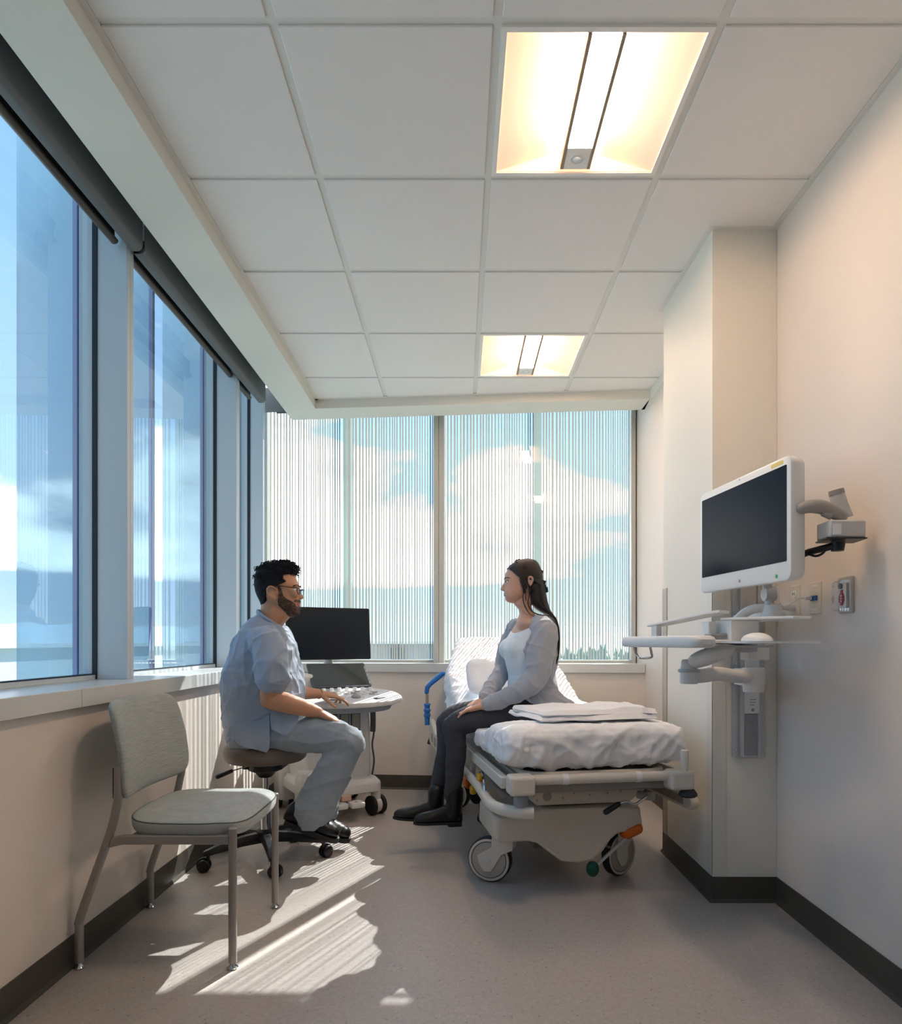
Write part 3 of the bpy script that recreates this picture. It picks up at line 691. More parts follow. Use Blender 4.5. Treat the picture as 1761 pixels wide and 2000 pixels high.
scr((-.075, .778), (.065, .920), -.125, .262, .02, 'touch_screen', m_usd, m_touch, t)
scr((.085, .945), (.115, 1.282), -.242, .320, .035, 'monitor', m_bezel, m_screen2, t, .01, .016)
b = MB(); b.tube([U(.05, .10, .62), U(.05, .14, .80), U(.05, .165, 1.0), U(.05, .145, 1.1)], [.035, .03, .028, .02], 14); b.box(U(.05, .14, 1.1), (.12, .05, .12), RU); b.build('monitor_arm', m_us, t, bevel=.004)
b = MB(); ubox(b, -.20, -.10, -.02, .10, .70, .86); b.build('probe_holder', m_us, t, bevel=.02)
b = MB(); pth = smoothpath([U(.18, -.19, .69), U(.215, -.19, .665), U(.222, -.19, .58), U(.22, -.19, .50)], 6); b.tube(pth, [.017]*len(pth), 10); b.build('side_bumper', m_usd, t)
b = MB(); pth = smoothpath([U(.235, -.185, .70), U(.225, -.195, .5), U(.214, -.195, .42), U(.226, -.195, .32), U(.22, -.18, .23)], 6); b.tube(pth, [.006]*len(pth), 8); b.build('cable', mat('cable_slate', '#4A4E5A', .5), t)
# ================================================================= stretcher bed
BY = math.radians(9.5); BO = V((.57, 2.72, 0)); BU = V((math.cos(BY), math.sin(BY), 0)); BV = V((-math.sin(BY), math.cos(BY), 0)); RBd = M.Rotation(BY, 3, 'Z')
def B(u, v, z): return BO+BU*u+BV*v+V((0, 0, z))
def bboxb(b, u0, u1, v0, v1, z0, z1, taper=1): b.box(B((u0+u1)/2, (v0+v1)/2, (z0+z1)/2), (u1-u0, v1-v0, z1-z0), RBd, taper); return b
m_cream = mat('bed_cream', '#CFC5B6', .4); m_cream2 = mat('bed_cream_pale', '#D8D2C8', .4); m_bgrey = mat('bed_grey', '#9A958E', .45, metal=.2)
m_tire = mat('tire', '#2B2A2D', .6); m_ring = mat('wheel_ring', '#D4CBBF', .45); m_disc = mat('wheel_disc', '#B3AAA0', .5)
m_matt = mat('mattress_blue', '#5B6470', .6)
m_sheet = mat('white_sheet', '#F0F0F2', .9, bump=(500, .06), sheen=.1)
bed = thing('hospital_stretcher', 'cream hospital stretcher bed on big casters with raised head end by the window', 'bed', BO, BY)
def mpath():
    out = []
    for i in range(0, 26): out.append((.075+1.16*i/25, .634, 0))
    ang = math.radians(28)
    for i in range(1, 6): a = ang*i/5; out.append((1.235+.10*math.sin(a)/ang*1.2*i/5*1.0, .634+.02*(i/5)**2, a))
    v0, z0, a = out[-1]
    for i in range(1, 17): d = .78*i/16; out.append((v0+d*math.cos(ang), z0+d*math.sin(ang), ang))
    return out
def mattress_like(hw, hh, vs, wr, nring=72, skirt=0.0, grow=0.0):
    b = MB(); path = mpath(); rings = []
    N = len(path)
    seq = [(path[0], s, -.06*vs*(1-c)) for s, c in ((.55, .0), (.80, .25), (.93, .6), (.985, .85))]+[(q, 1, 0) for q in path]+[(path[-1], s, .05*(c)) for s, c in ((.97, .4), (.90, .75), (.6, 1.0))]
    for (v, z, a), s, ext in seq:
        ring = []
        for j in range(nring):
            th = 2*PI*j/nring; c, sn = math.cos(th), math.sin(th); e = 7.0
            x = math.copysign(abs(c)**(2/e), c); y = math.copysign(abs(sn)**(2/e), sn)
            tp = 1-.34*max(0, (v-1.62)/.42)**1.5 if a > .3 else 1
            h = hh*(1+ (grow*max(0, a)/.5 if y < 0 else 0))
            u = tp*hw*x*(.9+.1*s)*(1+.012*(1-y)*skirt); w = h*y*(s if s < 1 else 1)
            if y > 0 and a == 0: w -= .08*y*math.exp(-((v-.66)/.30)**4)*(1/(1+math.exp((u-.16)*18)))
            p = B(u, v+ext-math.sin(a)*w, z+math.cos(a)*w-math.sin(a)*0)
            if wr:
                k = mnoise.noise(p*9)+.6*mnoise.noise(p*19+V((3, 1, 2)))
                side = max(0, 1-y)*.5
                k2 = mnoise.noise(V((p.x*16+p.y*9, p.z*5, 4.2)))
                n = (BU*x+V((0, 0, y))).normalized()
                rg = ridge_n(V((p.x*7+p.z*5, p.y*7, p.z*9-p.x*6)))+.6*ridge_n(V((p.x*13-p.z*9, p.y*13+2, p.z*12+p.x*8)))
                p = p+n*(wr*(.45*k+side*1.0*k2+(.35+1.1*side)*rg+.5*side*ridge_n(V((p.x*26+p.z*10, p.y*24, p.z*22-p.x*12))))) + V((0, 0, wr*1.1*side*mnoise.noise(V((p.x*9, p.y*9, 8)))*(1 if y < -.5 else 0)))
            ring.append(p)
        rings.append(ring)
    b.loft(rings); return b
mattress_like(.325, .045, .6, 0).build('mattress', m_matt, bed, smooth=50)
def sheet_fold(p, n):
    side = max(0, 1-max(0, n.z)*1.15)
    a = mnoise.noise(p*5)*.005+mnoise.noise(p*11)*.002
    f = .010*fold(p, BU*.75+V((0, 0, .66)), 11, 2.2, 3)+.009*fold(p, BU*.8-V((0, 0, .6)), 12, 2.4, 3, 4.1)+.006*fold(p, BU*.3+V((0, 0, 1)), 20, 4, 3, 7.3)+.007*fold(p, BV+V((0, 0, .25)), 12, 3, 3, 2.2)
    low = max(0, min(1, (.60-p.z)/.06))
    return n*(a*(.4+.6*side)+f*(.35+.75*side)-.004)+V((0, 0, -.008*low*mnoise.noise(V((p.x*8, p.y*8, 3.3)))))
bs = bake(remesh(mattress_like(.380, .084, 1, .0, 120, 1.0, .4).build('bed_sheet', m_sheet, None, smooth=70), .008, 2), sheet_fold)
tag(bs, 'white sheet wrapped round the stretcher mattress, wrinkled along its foot end', 'bed sheet')
# frame
for s in (-1, 1):
    b = MB(); bboxb(b, s*.388-.016, s*.388+.016, .03, 1.95, .470, .516); b.build('side_rail_bar', m_cream2, bed, bevel=.004)
    b = MB(); bboxb(b, s*.335-.052, s*.335+.052, -.055, .03, .455, .533); b.build('corner_block', m_cream2, bed, bevel=.014, seg=3)
b = MB(); b.cyl(B(-.30, -.005, .508), B(.30, -.005, .508), .0205); pb = b.build('push_bar', m_cream2, bed)
for u in (-.15, .16):
    b = MB(); b.lathe([(.0225, -.012), (.0225, .012)], B(u, -.005, .508), BU, 20); b.build('bar_clip', m_white, pb)
b = MB(); pth = smoothpath([B(-.30, .30, .520), B(-.30, .10, .520), B(-.275, .045, .520), B(-.22, .03, .520), B(0, .03, .520), B(.20, .03, .520), B(.265, .045, .520), B(.30, .10, .520), B(.30, .30, .520)], 5)
b.tube(pth, [.014]*len(pth), 10, flat=1.0); b.build('deck_rim', m_cream, bed)
b = MB(); bboxb(b, -.33, .33, .10, 1.30, .492, .514); b.build('deck', m_bgrey, bed, bevel=.004)
b = MB(); b.prism([(-.29, .445), (-.29, .425), (-.215, .362), (.20, .362), (.28, .418), (.30, .445)], BV*.05, B(0, .17, 0), BU, (0, 0, 1)); beam = b.build('foot_beam', m_cream, bed, bevel=.003)
b = MB()
b.cyl(B(-.17, .1685, .40), B(-.17, .171, .40), .020, 20)
for u, z in ((-.23, .405), (-.215, .385), (-.1, .39), (-.05, .41), (.02, .40), (.06, .42), (.1, .405), (.16, .41), (.02, .425), (-.22, .425)): b.cyl(B(u, .1685, z), B(u, .171, z), .0045, 8)
b.build('beam_holes', m_bgrey, beam, smooth=0)
b = MB(); bboxb(b, -.31, .31, .06, 1.6, .44, .478); b.build('under_frame', m_bgrey, bed, bevel=.006)
# lowered side rails
for s in (-1, 1):
    b = MB()
    if s < 0: pth = smoothpath([B(-.405, 1.25, .388), B(-.405, .60, .388), B(-.418, .30, .388), B(-.425, .15, .387), B(-.405, .06, .385), B(-.35, -.005, .383), B(-.285, -.03, .383)], 6)
    else:
        b.prism([(1.25, .338), (.09, .338), (.055, .352), (.045, .372), (.055, .394), (.09, .406), (1.25, .406)], BU*.04, B(.425, 0, 0), BV, (0, 0, 1)); pth = None
    if pth: b.tube(pth, [.022]*len(pth), 14, flat=1.15, rnd_ends=False)
    rl = b.build('side_rail', m_cream2, bed, bevel=0 if pth else .008, smooth=45)
    for v in (.72, 1.15):
        b = MB(); b.prism([(0, 0), (.05, 0), (.06, .13), (-.01, .13)], BU*(-s*.02), B(s*.395, v, .385), BV, (0, 0, 1)); b.build('rail_link', m_cream2, rl, bevel=.004)
b = MB(); bboxb(b, .4235, .4255, .12, .6, .355, .39); b.build('rail_slot', m_bgrey, bed, smooth=0)
b = MB(); pth = smoothpath([B(-.385, .56, .435), B(-.39, .50, .452), B(-.415, .32, .447), B(-.42, .27, .41), B(-.42, .26, .39)], 5); b.tube(pth, [.006]*len(pth), 8); b.build('release_handle', m_chrome, bed)
m_yel = mat('knob_yellow', '#E0A81E', .45); m_or = mat('pedal_orange', '#D2691C', .4); m_grn = mat('pedal_green', '#0F4A3C', .45)
for p, r in ((B(-.40, .48, .425), .022), (B(-.40, .66, .33), .024)):
    b = MB(); b.lathe([(0, -.014), (r*.8, -.014), (r, -.006), (r, .006), (r*.8, .014), (0, .014)], p, BU, 16); b.build('yellow_knob', m_yel, bed, smooth=30)
b = MB(); b.box(B(-.36, .95, .31), (.07, .10, .06), RBd); b.build('brake_pedal', m_or, bed, bevel=.014, seg=3)
b = MB()
for i in range(7): b.lathe([(.024, 0), (.030, .006), (.024, .012)], B(-.36, .76+.017*i, .262), BV, 16)
b.build('bellows', m_black2, bed)
b = MB(); b.lathe([(0, 0), (.055, 0), (.065, .01), (.065, .03), (.055, .035), (.055, .08), (0, .085)], B(-.33, .58, .19), n=24); b.build('oxygen_cap', m_black, bed)
# pods, casters
podL = [(-.398, .318), (-.402, .225), (-.39, .212), (-.26, .212), (-.215, .200), (-.17, .165), (-.12, .128), (-.05, .122), (.02, .132), (.07, .165), (.11, .21), (.15, .232), (.275, .245), (.262, .335), (.14, .352), (-.20, .352), (-.27, .33), (-.30, .318)]
b = MB(); pc = V((-.06, .24)); rings = []
for v, k in ((.165, .93), (.175, .965), (.195, .99), (.225, 1.0), (.50, 1.0)): rings.append([B(pc[0]+(u-pc[0])*k, v-.05*max(0, 1-((u+.02)/.2)**2)*(1 if v < .4 else 0), pc[1]+(z-pc[1])*k) for u, z in podL])
b.loft(rings); b.build('base_cover', m_cream, bed, bevel=.008, seg=2, smooth=50)
b = MB(); b.prism([(u, z) for u, z in podL if True], BV*.30, B(.02, 1.42, 0), BU, (0, 0, 1)); b.build('base_cover', m_cream, bed, bevel=.018, seg=3)
b = MB(); bboxb(b, -.28, .20, .45, 1.5, .22, .33); b.build('base_hood', m_cream, bed, bevel=.02)
b = MB()
for v in (.40, 1.5): bboxb(b, -.11, .03, v-.07, v+.07, .30, .45)
b.build('lift_column', m_bgrey, bed, smooth=0)
b = MB(); bboxb(b, -.16, .10, .44, .74, .095, .215); bboxb(b, -.165, -.10, .40, .47, .105, .16); b.build('power_box', m_bgrey, bed, bevel=.006)
b = MB(); bboxb(b, -.155, -.105, .398, .402, .165, .20); bboxb(b, -.15, -.10, .393, .4, .135, .15); b.build('power_socket', m_dark, bed, smooth=0)
def caster(c, nrm, piv, r=.098):
    n = V((nrm[0], nrm[1], 0)).normalized(); c = V(c); sd = V((-n.y, n.x, 0))    # sd points along the rolling direction
    b = MB(); b.lathe([(.080, -.022), (.093, -.022), (r, -.016), (r, .016), (.093, .022), (.080, .022)], c, n, 48); w = b.build('caster_wheel', m_tire, bed, smooth=50)
    b = MB(); b.lathe([(.0805, .0215), (.082, .0245), (.089, .0245), (.092, .0225), (.092, .02)], c, n, 48); b.lathe([(.0805, -.0215), (.082, -.0245), (.089, -.0245), (.092, -.0225), (.092, -.02)], c, n, 48); b.build('tire_band', m_ring, w, smooth=50)
    b = MB(); b.lathe([(0, -.0255), (.06, -.0255), (.077, -.0235), (.079, -.02), (.079, .02), (.077, .0235), (.06, .0255), (0, .0255)], c, n, 48); b.build('wheel_disc', m_disc, w, smooth=50)
    pv = V(piv); dx = (pv-c).dot(sd); top = pv.z-c.z
    b = MB()
    poly = [(-.045, -.012), (-.02, -.05), (.012, -.048), (.03, -.02), (.02+dx*.6, .03), (dx+.045, .055), (dx+.048, top), (dx-.048, top), (dx-.05, .06), (-.05, .02)]
    for o, e in ((.026, .007), (-.033, .007)): b.prism(poly, n*e, c+n*o, sd, (0, 0, 1))
    b.prism([(dx+.046, .108), (dx+.046, top), (dx-.048, top), (dx-.05, .108)], n*.066, c-n*.033, sd, (0, 0, 1))
    b.lathe([(0, 0), (.014, 0), (.014, .003), (0, .003)], c+n*.033, n, 20)
    b.build('caster_fork', m_cream2, w, bevel=.004)
caster((.136, 2.975, .098), (-.33, -.94), (.198, 2.955, .213))
caster((.724, 3.055, .098), (.62, -.78), (.765, 3.02, .245))
caster(B(-.33, 1.62, .098), (-.5, -.8), B(-.30, 1.60, .212)); caster(B(.30, 1.62, .098), (.5, -.8), B(.27, 1.60, .212))
# steering pedal
b = MB(); b.tube([P(1226, 1632, 2.93), P(1165, 1690, 2.86)], [.012, .012], 4, flat=.35); arm = b.build('steer_arm', m_cream2, bed, smooth=0)
b = MB(); b.tube([P(1222, 1625, 2.93), P(1245, 1618, 2.93)], [.028, .022], 10, flat=1.15, rnd_ends=True); b.build('steer_pedal', m_or, bed, smooth=30)
b = MB(); b.ell(P(1157, 1697, 2.85), (.028, .022, .034), 12, 8); b.build('lock_pedal', m_grn, bed, smooth=30)
b = MB(); b.tube([P(1170, 1645, 2.98), P(1190, 1655, 2.93)], [.009, .009], 4, flat=.5); b.build('steer_link', m_bgrey, bed, smooth=0)
# crank handle
pth = smoothpath([P(1280, 1548, 2.83), P(1262, 1556, 2.80), P(1240, 1571, 2.78), P(1222, 1566, 2.77), P(1207, 1571, 2.76)], 6)
b = MB(); b.tube(pth, [.006]*len(pth), 10); ck = b.build('crank_handle', m_chrome, bed)
b = MB(); b.tube([P(1207, 1571, 2.76), P(1183, 1586, 2.75)], [.011, .012], 12, rnd_ends=True); b.build('crank_grip', m_black, ck)
b = MB(); b.cyl(P(1247, 1552, 2.86), P(1275, 1556, 2.80), .018, 16); b.build('crank_hub', m_bgrey, ck)
# bumpers, post
b = MB(); b.lathe([(.018, .04), (.020, .025), (.036, .005), (.038, -.005), (.030, -.012), (0, -.012)], B(.375, -.015, .432), n=24); b.build('bumper', mat('bumper_rubber', '#3C3C40', .6), bed)
b = MB(); b.lathe([(.028, .035), (.03, .02), (.03, -.01), (.025, -.018), (0, -.018)], B(-.33, .0, .42), n=24); b.build('bumper', mat('bumper_grey', '#8E949B', .5), bed)
b = MB(); b.lathe([(.017, 0), (.017, .075), (.014, .082), (0, .084)], B(.352, -.03, .533), n=20); b.build('pole_socket', m_cream2, bed)
# head end, blue handle
b = MB(); b.prism([(1.18, .40), (1.22, .53), (1.45, .50), (1.68, .56), (1.74, .56), (1.76, .42), (1.70, .40)], BU*.03, B(-.485, 0, 0), BV, (0, 0, 1)); hp = b.build('head_rail_panel', m_cream2, bed, bevel=.008)
b = MB()
for v, z in ((1.30, .46), (1.42, .45), (1.56, .46)): bboxb(b, -.487, -.484, v, v+.07, z-.025, z+.025)
b.build('panel_cutout', m_bgrey, hp, smooth=0)
b = MB(); b.lathe([(.012, .04), (.025, 0), (.026, -.008), (0, -.01)], B(-.47, 1.77, .40), n=20); b.build('bumper', mat('bumper_rubber', '#3C3C40', .6), bed)
m_blue = mat('handle_blue', '#2E74C0', .4)
q0, q1 = P(834, 1410, 4.36), P(834, 1342, 4.36)
b = MB(); b.cyl(q0, q1, .0105, 14); hd = b.build('push_handle_post', mat('post_tan', '#A99B86', .4), bed)
b = MB(); d = (q1-q0).normalized(); L = (q1-q0).length
b.lathe([(.016, -.02), (.017, .03), (.022, .035), (.022, .05), (.017, .055), (.017, .065), (.023, .07), (.023, .082), (.017, .088), (.018, .105), (.023, .11), (.02, .12), (0, .12)], q0, d, 20); b.build('handle_collar', m_blue, hd)
b = MB(); pth = [P(833, 1352, 4.36), P(834, 1343, 4.36), P(840, 1336, 4.36), P(853, 1325, 4.37), P(864, 1316, 4.37)]; b.tube(pth, [.015, .016, .015, .017, .016], 12, rnd_ends=True); b.build('push_handle', m_blue, hd)
b = MB(); b.cyl(B(-.40, 1.93, .53), B(.40, 1.93, .53), .014, 14); b.build('head_bar', m_cream, bed)
# pillow and folded sheet
def pilfn(a, c):
    tilt = math.radians(60); up = BV*math.cos(tilt)+V((0, 0, math.sin(tilt))); nr = -BV*math.sin(tilt)+V((0, 0, math.cos(tilt)))
    return B(-.04, 1.315, .853)+BU*(.275*a)+up*(.125*c), nr
b = MB(); pad(b, pilfn, .055, .045, e=5, p=2.6, wob=lambda p, s: rib(p, 9, .012)+.006*ridge_n(p*11)); tag(b.build('pillow', m_sheet, None, smooth=70), 'white pillow leaning on the raised head end behind the seated woman', 'pillow')
b = MB(); rr2 = random.Random(3)
for (u0, u1, v0, v1, z0, z1, sd2) in ((-.275, .305, .10, .44, .722, .740, 1.0), (-.262, .305, .112, .42, .7425, .763, 2.2)):
    NU, NV = 70, 30; top, bot = [], []
    def edge(a, c, k):
        u = u0+(u1-u0)*a; v = v0+(v1-v0)*c
        u += .05*(1-c)*(1-a)*(1 if a < .5 else 0)*2*(.5-a)*1.2
        v += .010*math.sin(a*7+sd2)*(1-c)+.006*mnoise.noise(V((a*9, sd2, 0)))
        return u, v
    for j in range(NV):
        for i in range(NU):
            a, c = i/(NU-1), j/(NV-1); u, v = edge(a, c, 0)
            d = min(a*(u1-u0), (1-a)*(u1-u0), c*(v1-v0)*1.0); r_ = min(1, d/.014); rnd_ = math.sqrt(max(0, 1-(1-r_)**2))
            wv_ = .010*mnoise.noise(V((u*9, v*9, sd2)))+.009*ridge_n(V((u*5+v*4, v*7-u*3, sd2*3)))+.010*math.exp(-((a-.72)/.16)**2)*(z1 > .73)
            zm = (z0+z1)/2; h = (z1-z0)/2
            top.append(B(u, v, zm+h*rnd_+wv_*rnd_)); bot.append(B(u, v, zm-h*rnd_+(wv_*.6*rnd_ if z0 > .71 else 0)))
    idx = lambda i, j: j*NU+i; o_ = NU*NV
    fs_ = [(idx(i, j), idx(i+1, j), idx(i+1, j+1), idx(i, j+1)) for j in range(NV-1) for i in range(NU-1)]
    fb_ = [tuple(o_+q for q in f[::-1]) for f in fs_]
    bd = [idx(i, 0) for i in range(NU)]+[idx(NU-1, j) for j in range(1, NV)]+[idx(i, NV-1) for i in range(NU-2, -1, -1)]+[idx(0, j) for j in range(NV-2, 0, -1)]
    sd_ = [(bd[k], o_+bd[k], o_+bd[(k+1) % len(bd)], bd[(k+1) % len(bd)]) for k in range(len(bd))]
    b.add(top+bot, fs_+fb_+sd_)
fs = b
tag(fs.build('folded_sheet', m_sheet, None, smooth=70), 'white folded sheet lying across the foot of the stretcher mattress', 'folded sheet')
# ================================================================= wall workstation on the pier
m_arm = mat('arm_white', '#E3E3E1', .35); m_arm2 = mat('arm_grey', '#B9BCBF', .35, metal=.3); m_track = mat('track_aluminium', '#C4C6C8', .3, metal=.7); m_trackd = mat('track_cover', '#8F9092', .5)
ws = thing('wall_workstation', 'white wall workstation on aluminium track with jointed arm and keyboard tray', 'workstation mount', (1.17, 2.70, .59))
b = MB(); b.b2((1.107, 2.722, .593), (1.238, 2.7315, 1.46)); b.b2((1.133, 2.705, .593), (1.150, 2.722, 1.46)); b.b2((1.203, 2.705, .593), (1.216, 2.722, 1.46)); b.b2((1.146, 2.712, .593), (1.206, 2.722, 1.46)); b.build('track', m_track, ws, smooth=0, bevel=.001)
b = MB(); b.b2((1.151, 2.704, .60), (1.202, 2.712, .768)); b.build('track_cover', m_trackd, ws, smooth=0)
b = MB(); b.b2((1.150, 2.700, .77), (1.208, 2.713, 1.0)); cv = b.build('track_plate', m_arm, ws, bevel=.002)
b = MB()
for i in range(3): b.b2((1.168, 2.6995, .825-.011*i), (1.195-.004*i, 2.70, .828-.011*i))
for z in (.785, .95): b.cyl((1.18, 2.6975, z), (1.18, 2.70, z), .006, 12)
b.build('plate_marks', m_trackd, cv, smooth=0)
b = MB()
for z in (.62, .97, 1.2): 
    for x in (1.121, 1.228): b.cyl((x, 2.719, z), (x, 2.722, z), .004, 10)
b.build('track_screws', m_chrome, ws)
pv = P(1471, 1322, 2.59); j1 = P(1345, 1320, 2.46); 
b = MB(); b.lathe([(0, -.06), (.038, -.058), (.04, -.03), (.04, -.027), (.043, -.026), (.043, .03), (.04, .035), (0, .036)], pv, n=32); b.b2((pv.x-.03, pv.y, pv.z-.035), (pv.x+.03, 2.70, pv.z+.03)); b.build('pivot', m_arm, ws, smooth=40)
b = MB(); path = smoothpath([pv, P(1430, 1320, 2.56), P(1400, 1316, 2.53), P(1370, 1320, 2.49), j1], 5)
b.tube(path, [.034]*len(path), 16, flat=.78); b.build('lower_arm', m_arm, ws)
b = MB(); b.lathe([(0, -.03), (.030, -.029), (.033, -.024), (.033, .012), (.038, .014), (.038, .024), (.030, .026), (.029, .052), (.024, .06), (0, .062)], j1, n=32); el = b.build('elbow', m_arm, ws, smooth=40)
b = MB(); b.lathe([(.0385, .0142), (.0395, .016), (.0395, .022), (.0385, .0238)], j1, n=32); b.build('elbow_ring', m_arm2, el)
s0, s1 = P(1350, 1294, 2.46), P(1436, 1262, 2.24)
b = MB(); path = [s0.lerp(s1, f) for f in (0, .12, .3, .6, .85, 1)]; b.tube(path, [.022, .031, .034, .033, .029, .02], 16, flat=.9, rnd_ends=True); b.build('spring_arm', m_arm, ws)
b = MB(); b.box(s1+V((.03, .01, .002)), (.075, .06, .045)); b.build('tilt_bracket', m_arm2, ws, bevel=.006)
b = MB(); b.box(P(1473, 1274, 2.28), (.07, .07, .052)); b.build('tilt_head', m_arm, ws, bevel=.004)
# tray: axis a runs towards the viewer, c across to the wall
TA = V((.2, -.98, 0)).normalized(); TC = V((.98, .2, 0)).normalized(); TO = V((.83, 2.3, 0))
RT = M((TC, -TA, V((0, 0, 1)))).transposed()
def T(c, a, z): return TO+TC*c+TA*a+V((0, 0, z))
def tbox(b, c0, c1, a0, a1, z0, z1): b.box(T((c0+c1)/2, (a0+a1)/2, (z0+z1)/2), (c1-c0, a1-a0, z1-z0), RT); return b
b = MB(); tbox(b, -.115, .13, -.27, .20, 1.040, 1.048); tr = b.build('keyboard_tray', m_arm2, ws, bevel=.002)
b = MB(); b.loft([[T(-.135+x*k, -.01+y*k, z) for x, y in srounded(.085, .53, .035)] for z, k in ((1.040, .9), (1.043, .97), (1.052, 1), (1.066, 1), (1.074, .97), (1.078, .9))]); b.build('palm_rest', m_white, tr, smooth=40)
b = MB(); pr = srounded(.24, .25, .05)
b.loft([[T(.05+x, .265+y, z) for x, y in pr] for z in (1.054, 1.0605)]); b.build('mouse_plate', m_white, tr, smooth=30)
b = MB(); path = smoothpath([T(-.16, -.18, 1.04), T(-.155, -.18, 1.02), T(-.15, -.17, 1.005), T(-.16, -.12, 1.0), T(-.15, -.07, 1.005), T(-.155, -.06, 1.02), T(-.16, -.06, 1.04)], 4); b.tube(path, [.004]*len(path), 8); b.build('cable_hook', m_chrome, tr)
b = MB(); pr = [(-.05, -.30), (.02, -.29), (.02, .13), (-.03, .15), (-.05, .1)]
b.loft([[T(x, y, 1.117+.035*(y+.3)/.45) for x, y in pr], [T(x, y, 1.124+.037*(y+.3)/.45) for x, y in pr]])
b.build('document_shelf', m_white, tr, bevel=.002, smooth=0)
for a in (-.26, .09):
    b = MB(); b.loft([[T(-.03+x, a+y, z) for x, y in ((-.012, -.02), (.012, -.02), (.012, .02), (-.012, .02))] for z in (1.075, 1.125)]); b.build('shelf_leg', m_white, tr, smooth=0, bevel=.003)
b = MB(); pr = [(-.02, .14), (.14, .02), (.17, .32), (.10, .33)]
b.loft([[T(x, y, z) for x, y in pr] for z in (1.128, 1.136)]); tbox(b, .0, .10, .08, .17, 1.06, 1.128); b.build('side_shelf', m_white, tr, bevel=.003, smooth=0)
b = MB(); tbox(b, -.06, .01, .11, .15, 1.062, 1.085); b.build('cable_box', m_trackd, tr, bevel=.006)
# keyboard (rests on the tray)
kb = thing('keyboard', 'white keyboard lying on the wall workstation tray under its shelf', 'keyboard', T(-.02, -.03, 1.05), 0)
b = MB(); b.loft([[T(-.02+x*k, -.05+y*k, z) for x, y in srounded(.135, .42, .012)] for z, k in ((1.050, .98), (1.053, 1), (1.066, .97))]); b.build('keyboard_case', m_white, kb, smooth=30)
for i in range(5):
    b = MB()
    for j in range(15): tbox(b, -.073+.024*i, -.054+.024*i, -.245+.026*j, -.224+.026*j, 1.066, 1.0745)
    b.build('key_row', mat('key_grey', '#C9CBCF', .5), kb, smooth=0, bevel=.001)
ms = MB(); ms.ell(T(.02, .27, 1.061), (.036, .06, .026), 24, 14, RT); ms.v = [V((p.x, p.y, max(p.z, 1.0608))) for p in ms.v]
mo = ms.build('computer_mouse', m_white, None, smooth=60); tag(mo, 'white domed computer mouse on the plate at the near end of the tray', 'computer mouse')
# monitor carrier
b = MB(); path = smoothpath([P(1440, 1213, 2.5), P(1455, 1197, 2.45), P(1475, 1189, 2.42), P(1515, 1187, 2.4)], 5); b.tube(path, [.022]*len(path), 12, flat=.7); b.build('upper_arm', m_arm, ws)
b = MB(); b.lathe([(0, -.03), (.034, -.03), (.034, .02), (.03, .028), (0, .028)], P(1507, 1197, 2.4), n=28); b.b2((1.10, 2.38, 1.135), (1.16, 2.70, 1.165)); hb = b.build('monitor_pivot', m_arm, ws, smooth=40)
b = MB(); b.cyl(P(1500, 1186, 2.4), P(1500, 1135, 2.4), .013, 14); b.lathe([(.0, -.02), (.026, -.02), (.026, .02), (0, .02)], P(1502, 1160, 2.4), (1, 0, 0), 20); b.cyl(P(1500, 1150, 2.4), V((1.05, 2.37, 1.34)), .016, 12); b.build('monitor_post', m_arm2, ws)
# monitor
MC = V((.995, 2.365, 0)); MA = V((.07, -.59, 0)).normalized(); MN = V((-.59, -.07, 0)).normalized()
mon = thing('wall_monitor', 'large white framed monitor with dark screen on the arm at the right wall', 'monitor', (MC.x, MC.y, 1.25))
def mp(a, z, n): return MC+MA*a+V((0, 0, z))+MN*n
W2, Zc, H2 = .297, 1.445, .195
b = MB(); b.loft([[mp(x*k, Zc+y*k, n) for x, y in srounded(2*W2, 2*H2, .03, 8)] for n, k in ((-.058, .90), (-.045, .965), (-.02, .995), (0.0, 1.0), (.006, .992), (.008, .975))]); case = b.build('monitor_case', m_white, mon, smooth=40)
b = MB(); b.loft([[mp(x, Zc+.016+y, n) for x, y in srounded(2*W2-.042, 2*H2-.088, .004)] for n in (.0075, .0088)]); b.build('screen', m_screen, mon, smooth=0)
b = MB(); b.loft([[mp(.225+x, Zc+.180+y, n) for x, y in srounded(.065, .012, .004)] for n in (.0075, .0086)]); b.build('yellow_sticker', mat('sticker_yellow', '#E8D27A', .6), mon, smooth=0)
b = MB(); b.lathe([(0, 0), (.0065, 0), (.0065, .001), (0, .001)], mp(.222, Zc-.177, .0078), MN, 20); b.build('green_dot', mat('dot_green', '#2FA35A', .5), mon)
b = MB(); b.lathe([(0, 0), (.003, 0), (.003, .001), (0, .001)], mp(0, Zc+.185, .0078), MN, 12); b.lathe([(0, 0), (.006, 0), (.006, .001), (0, .001)], mp(0, Zc-.172, .0078), MN, 16); b.build('camera_dot', m_bgrey, mon)
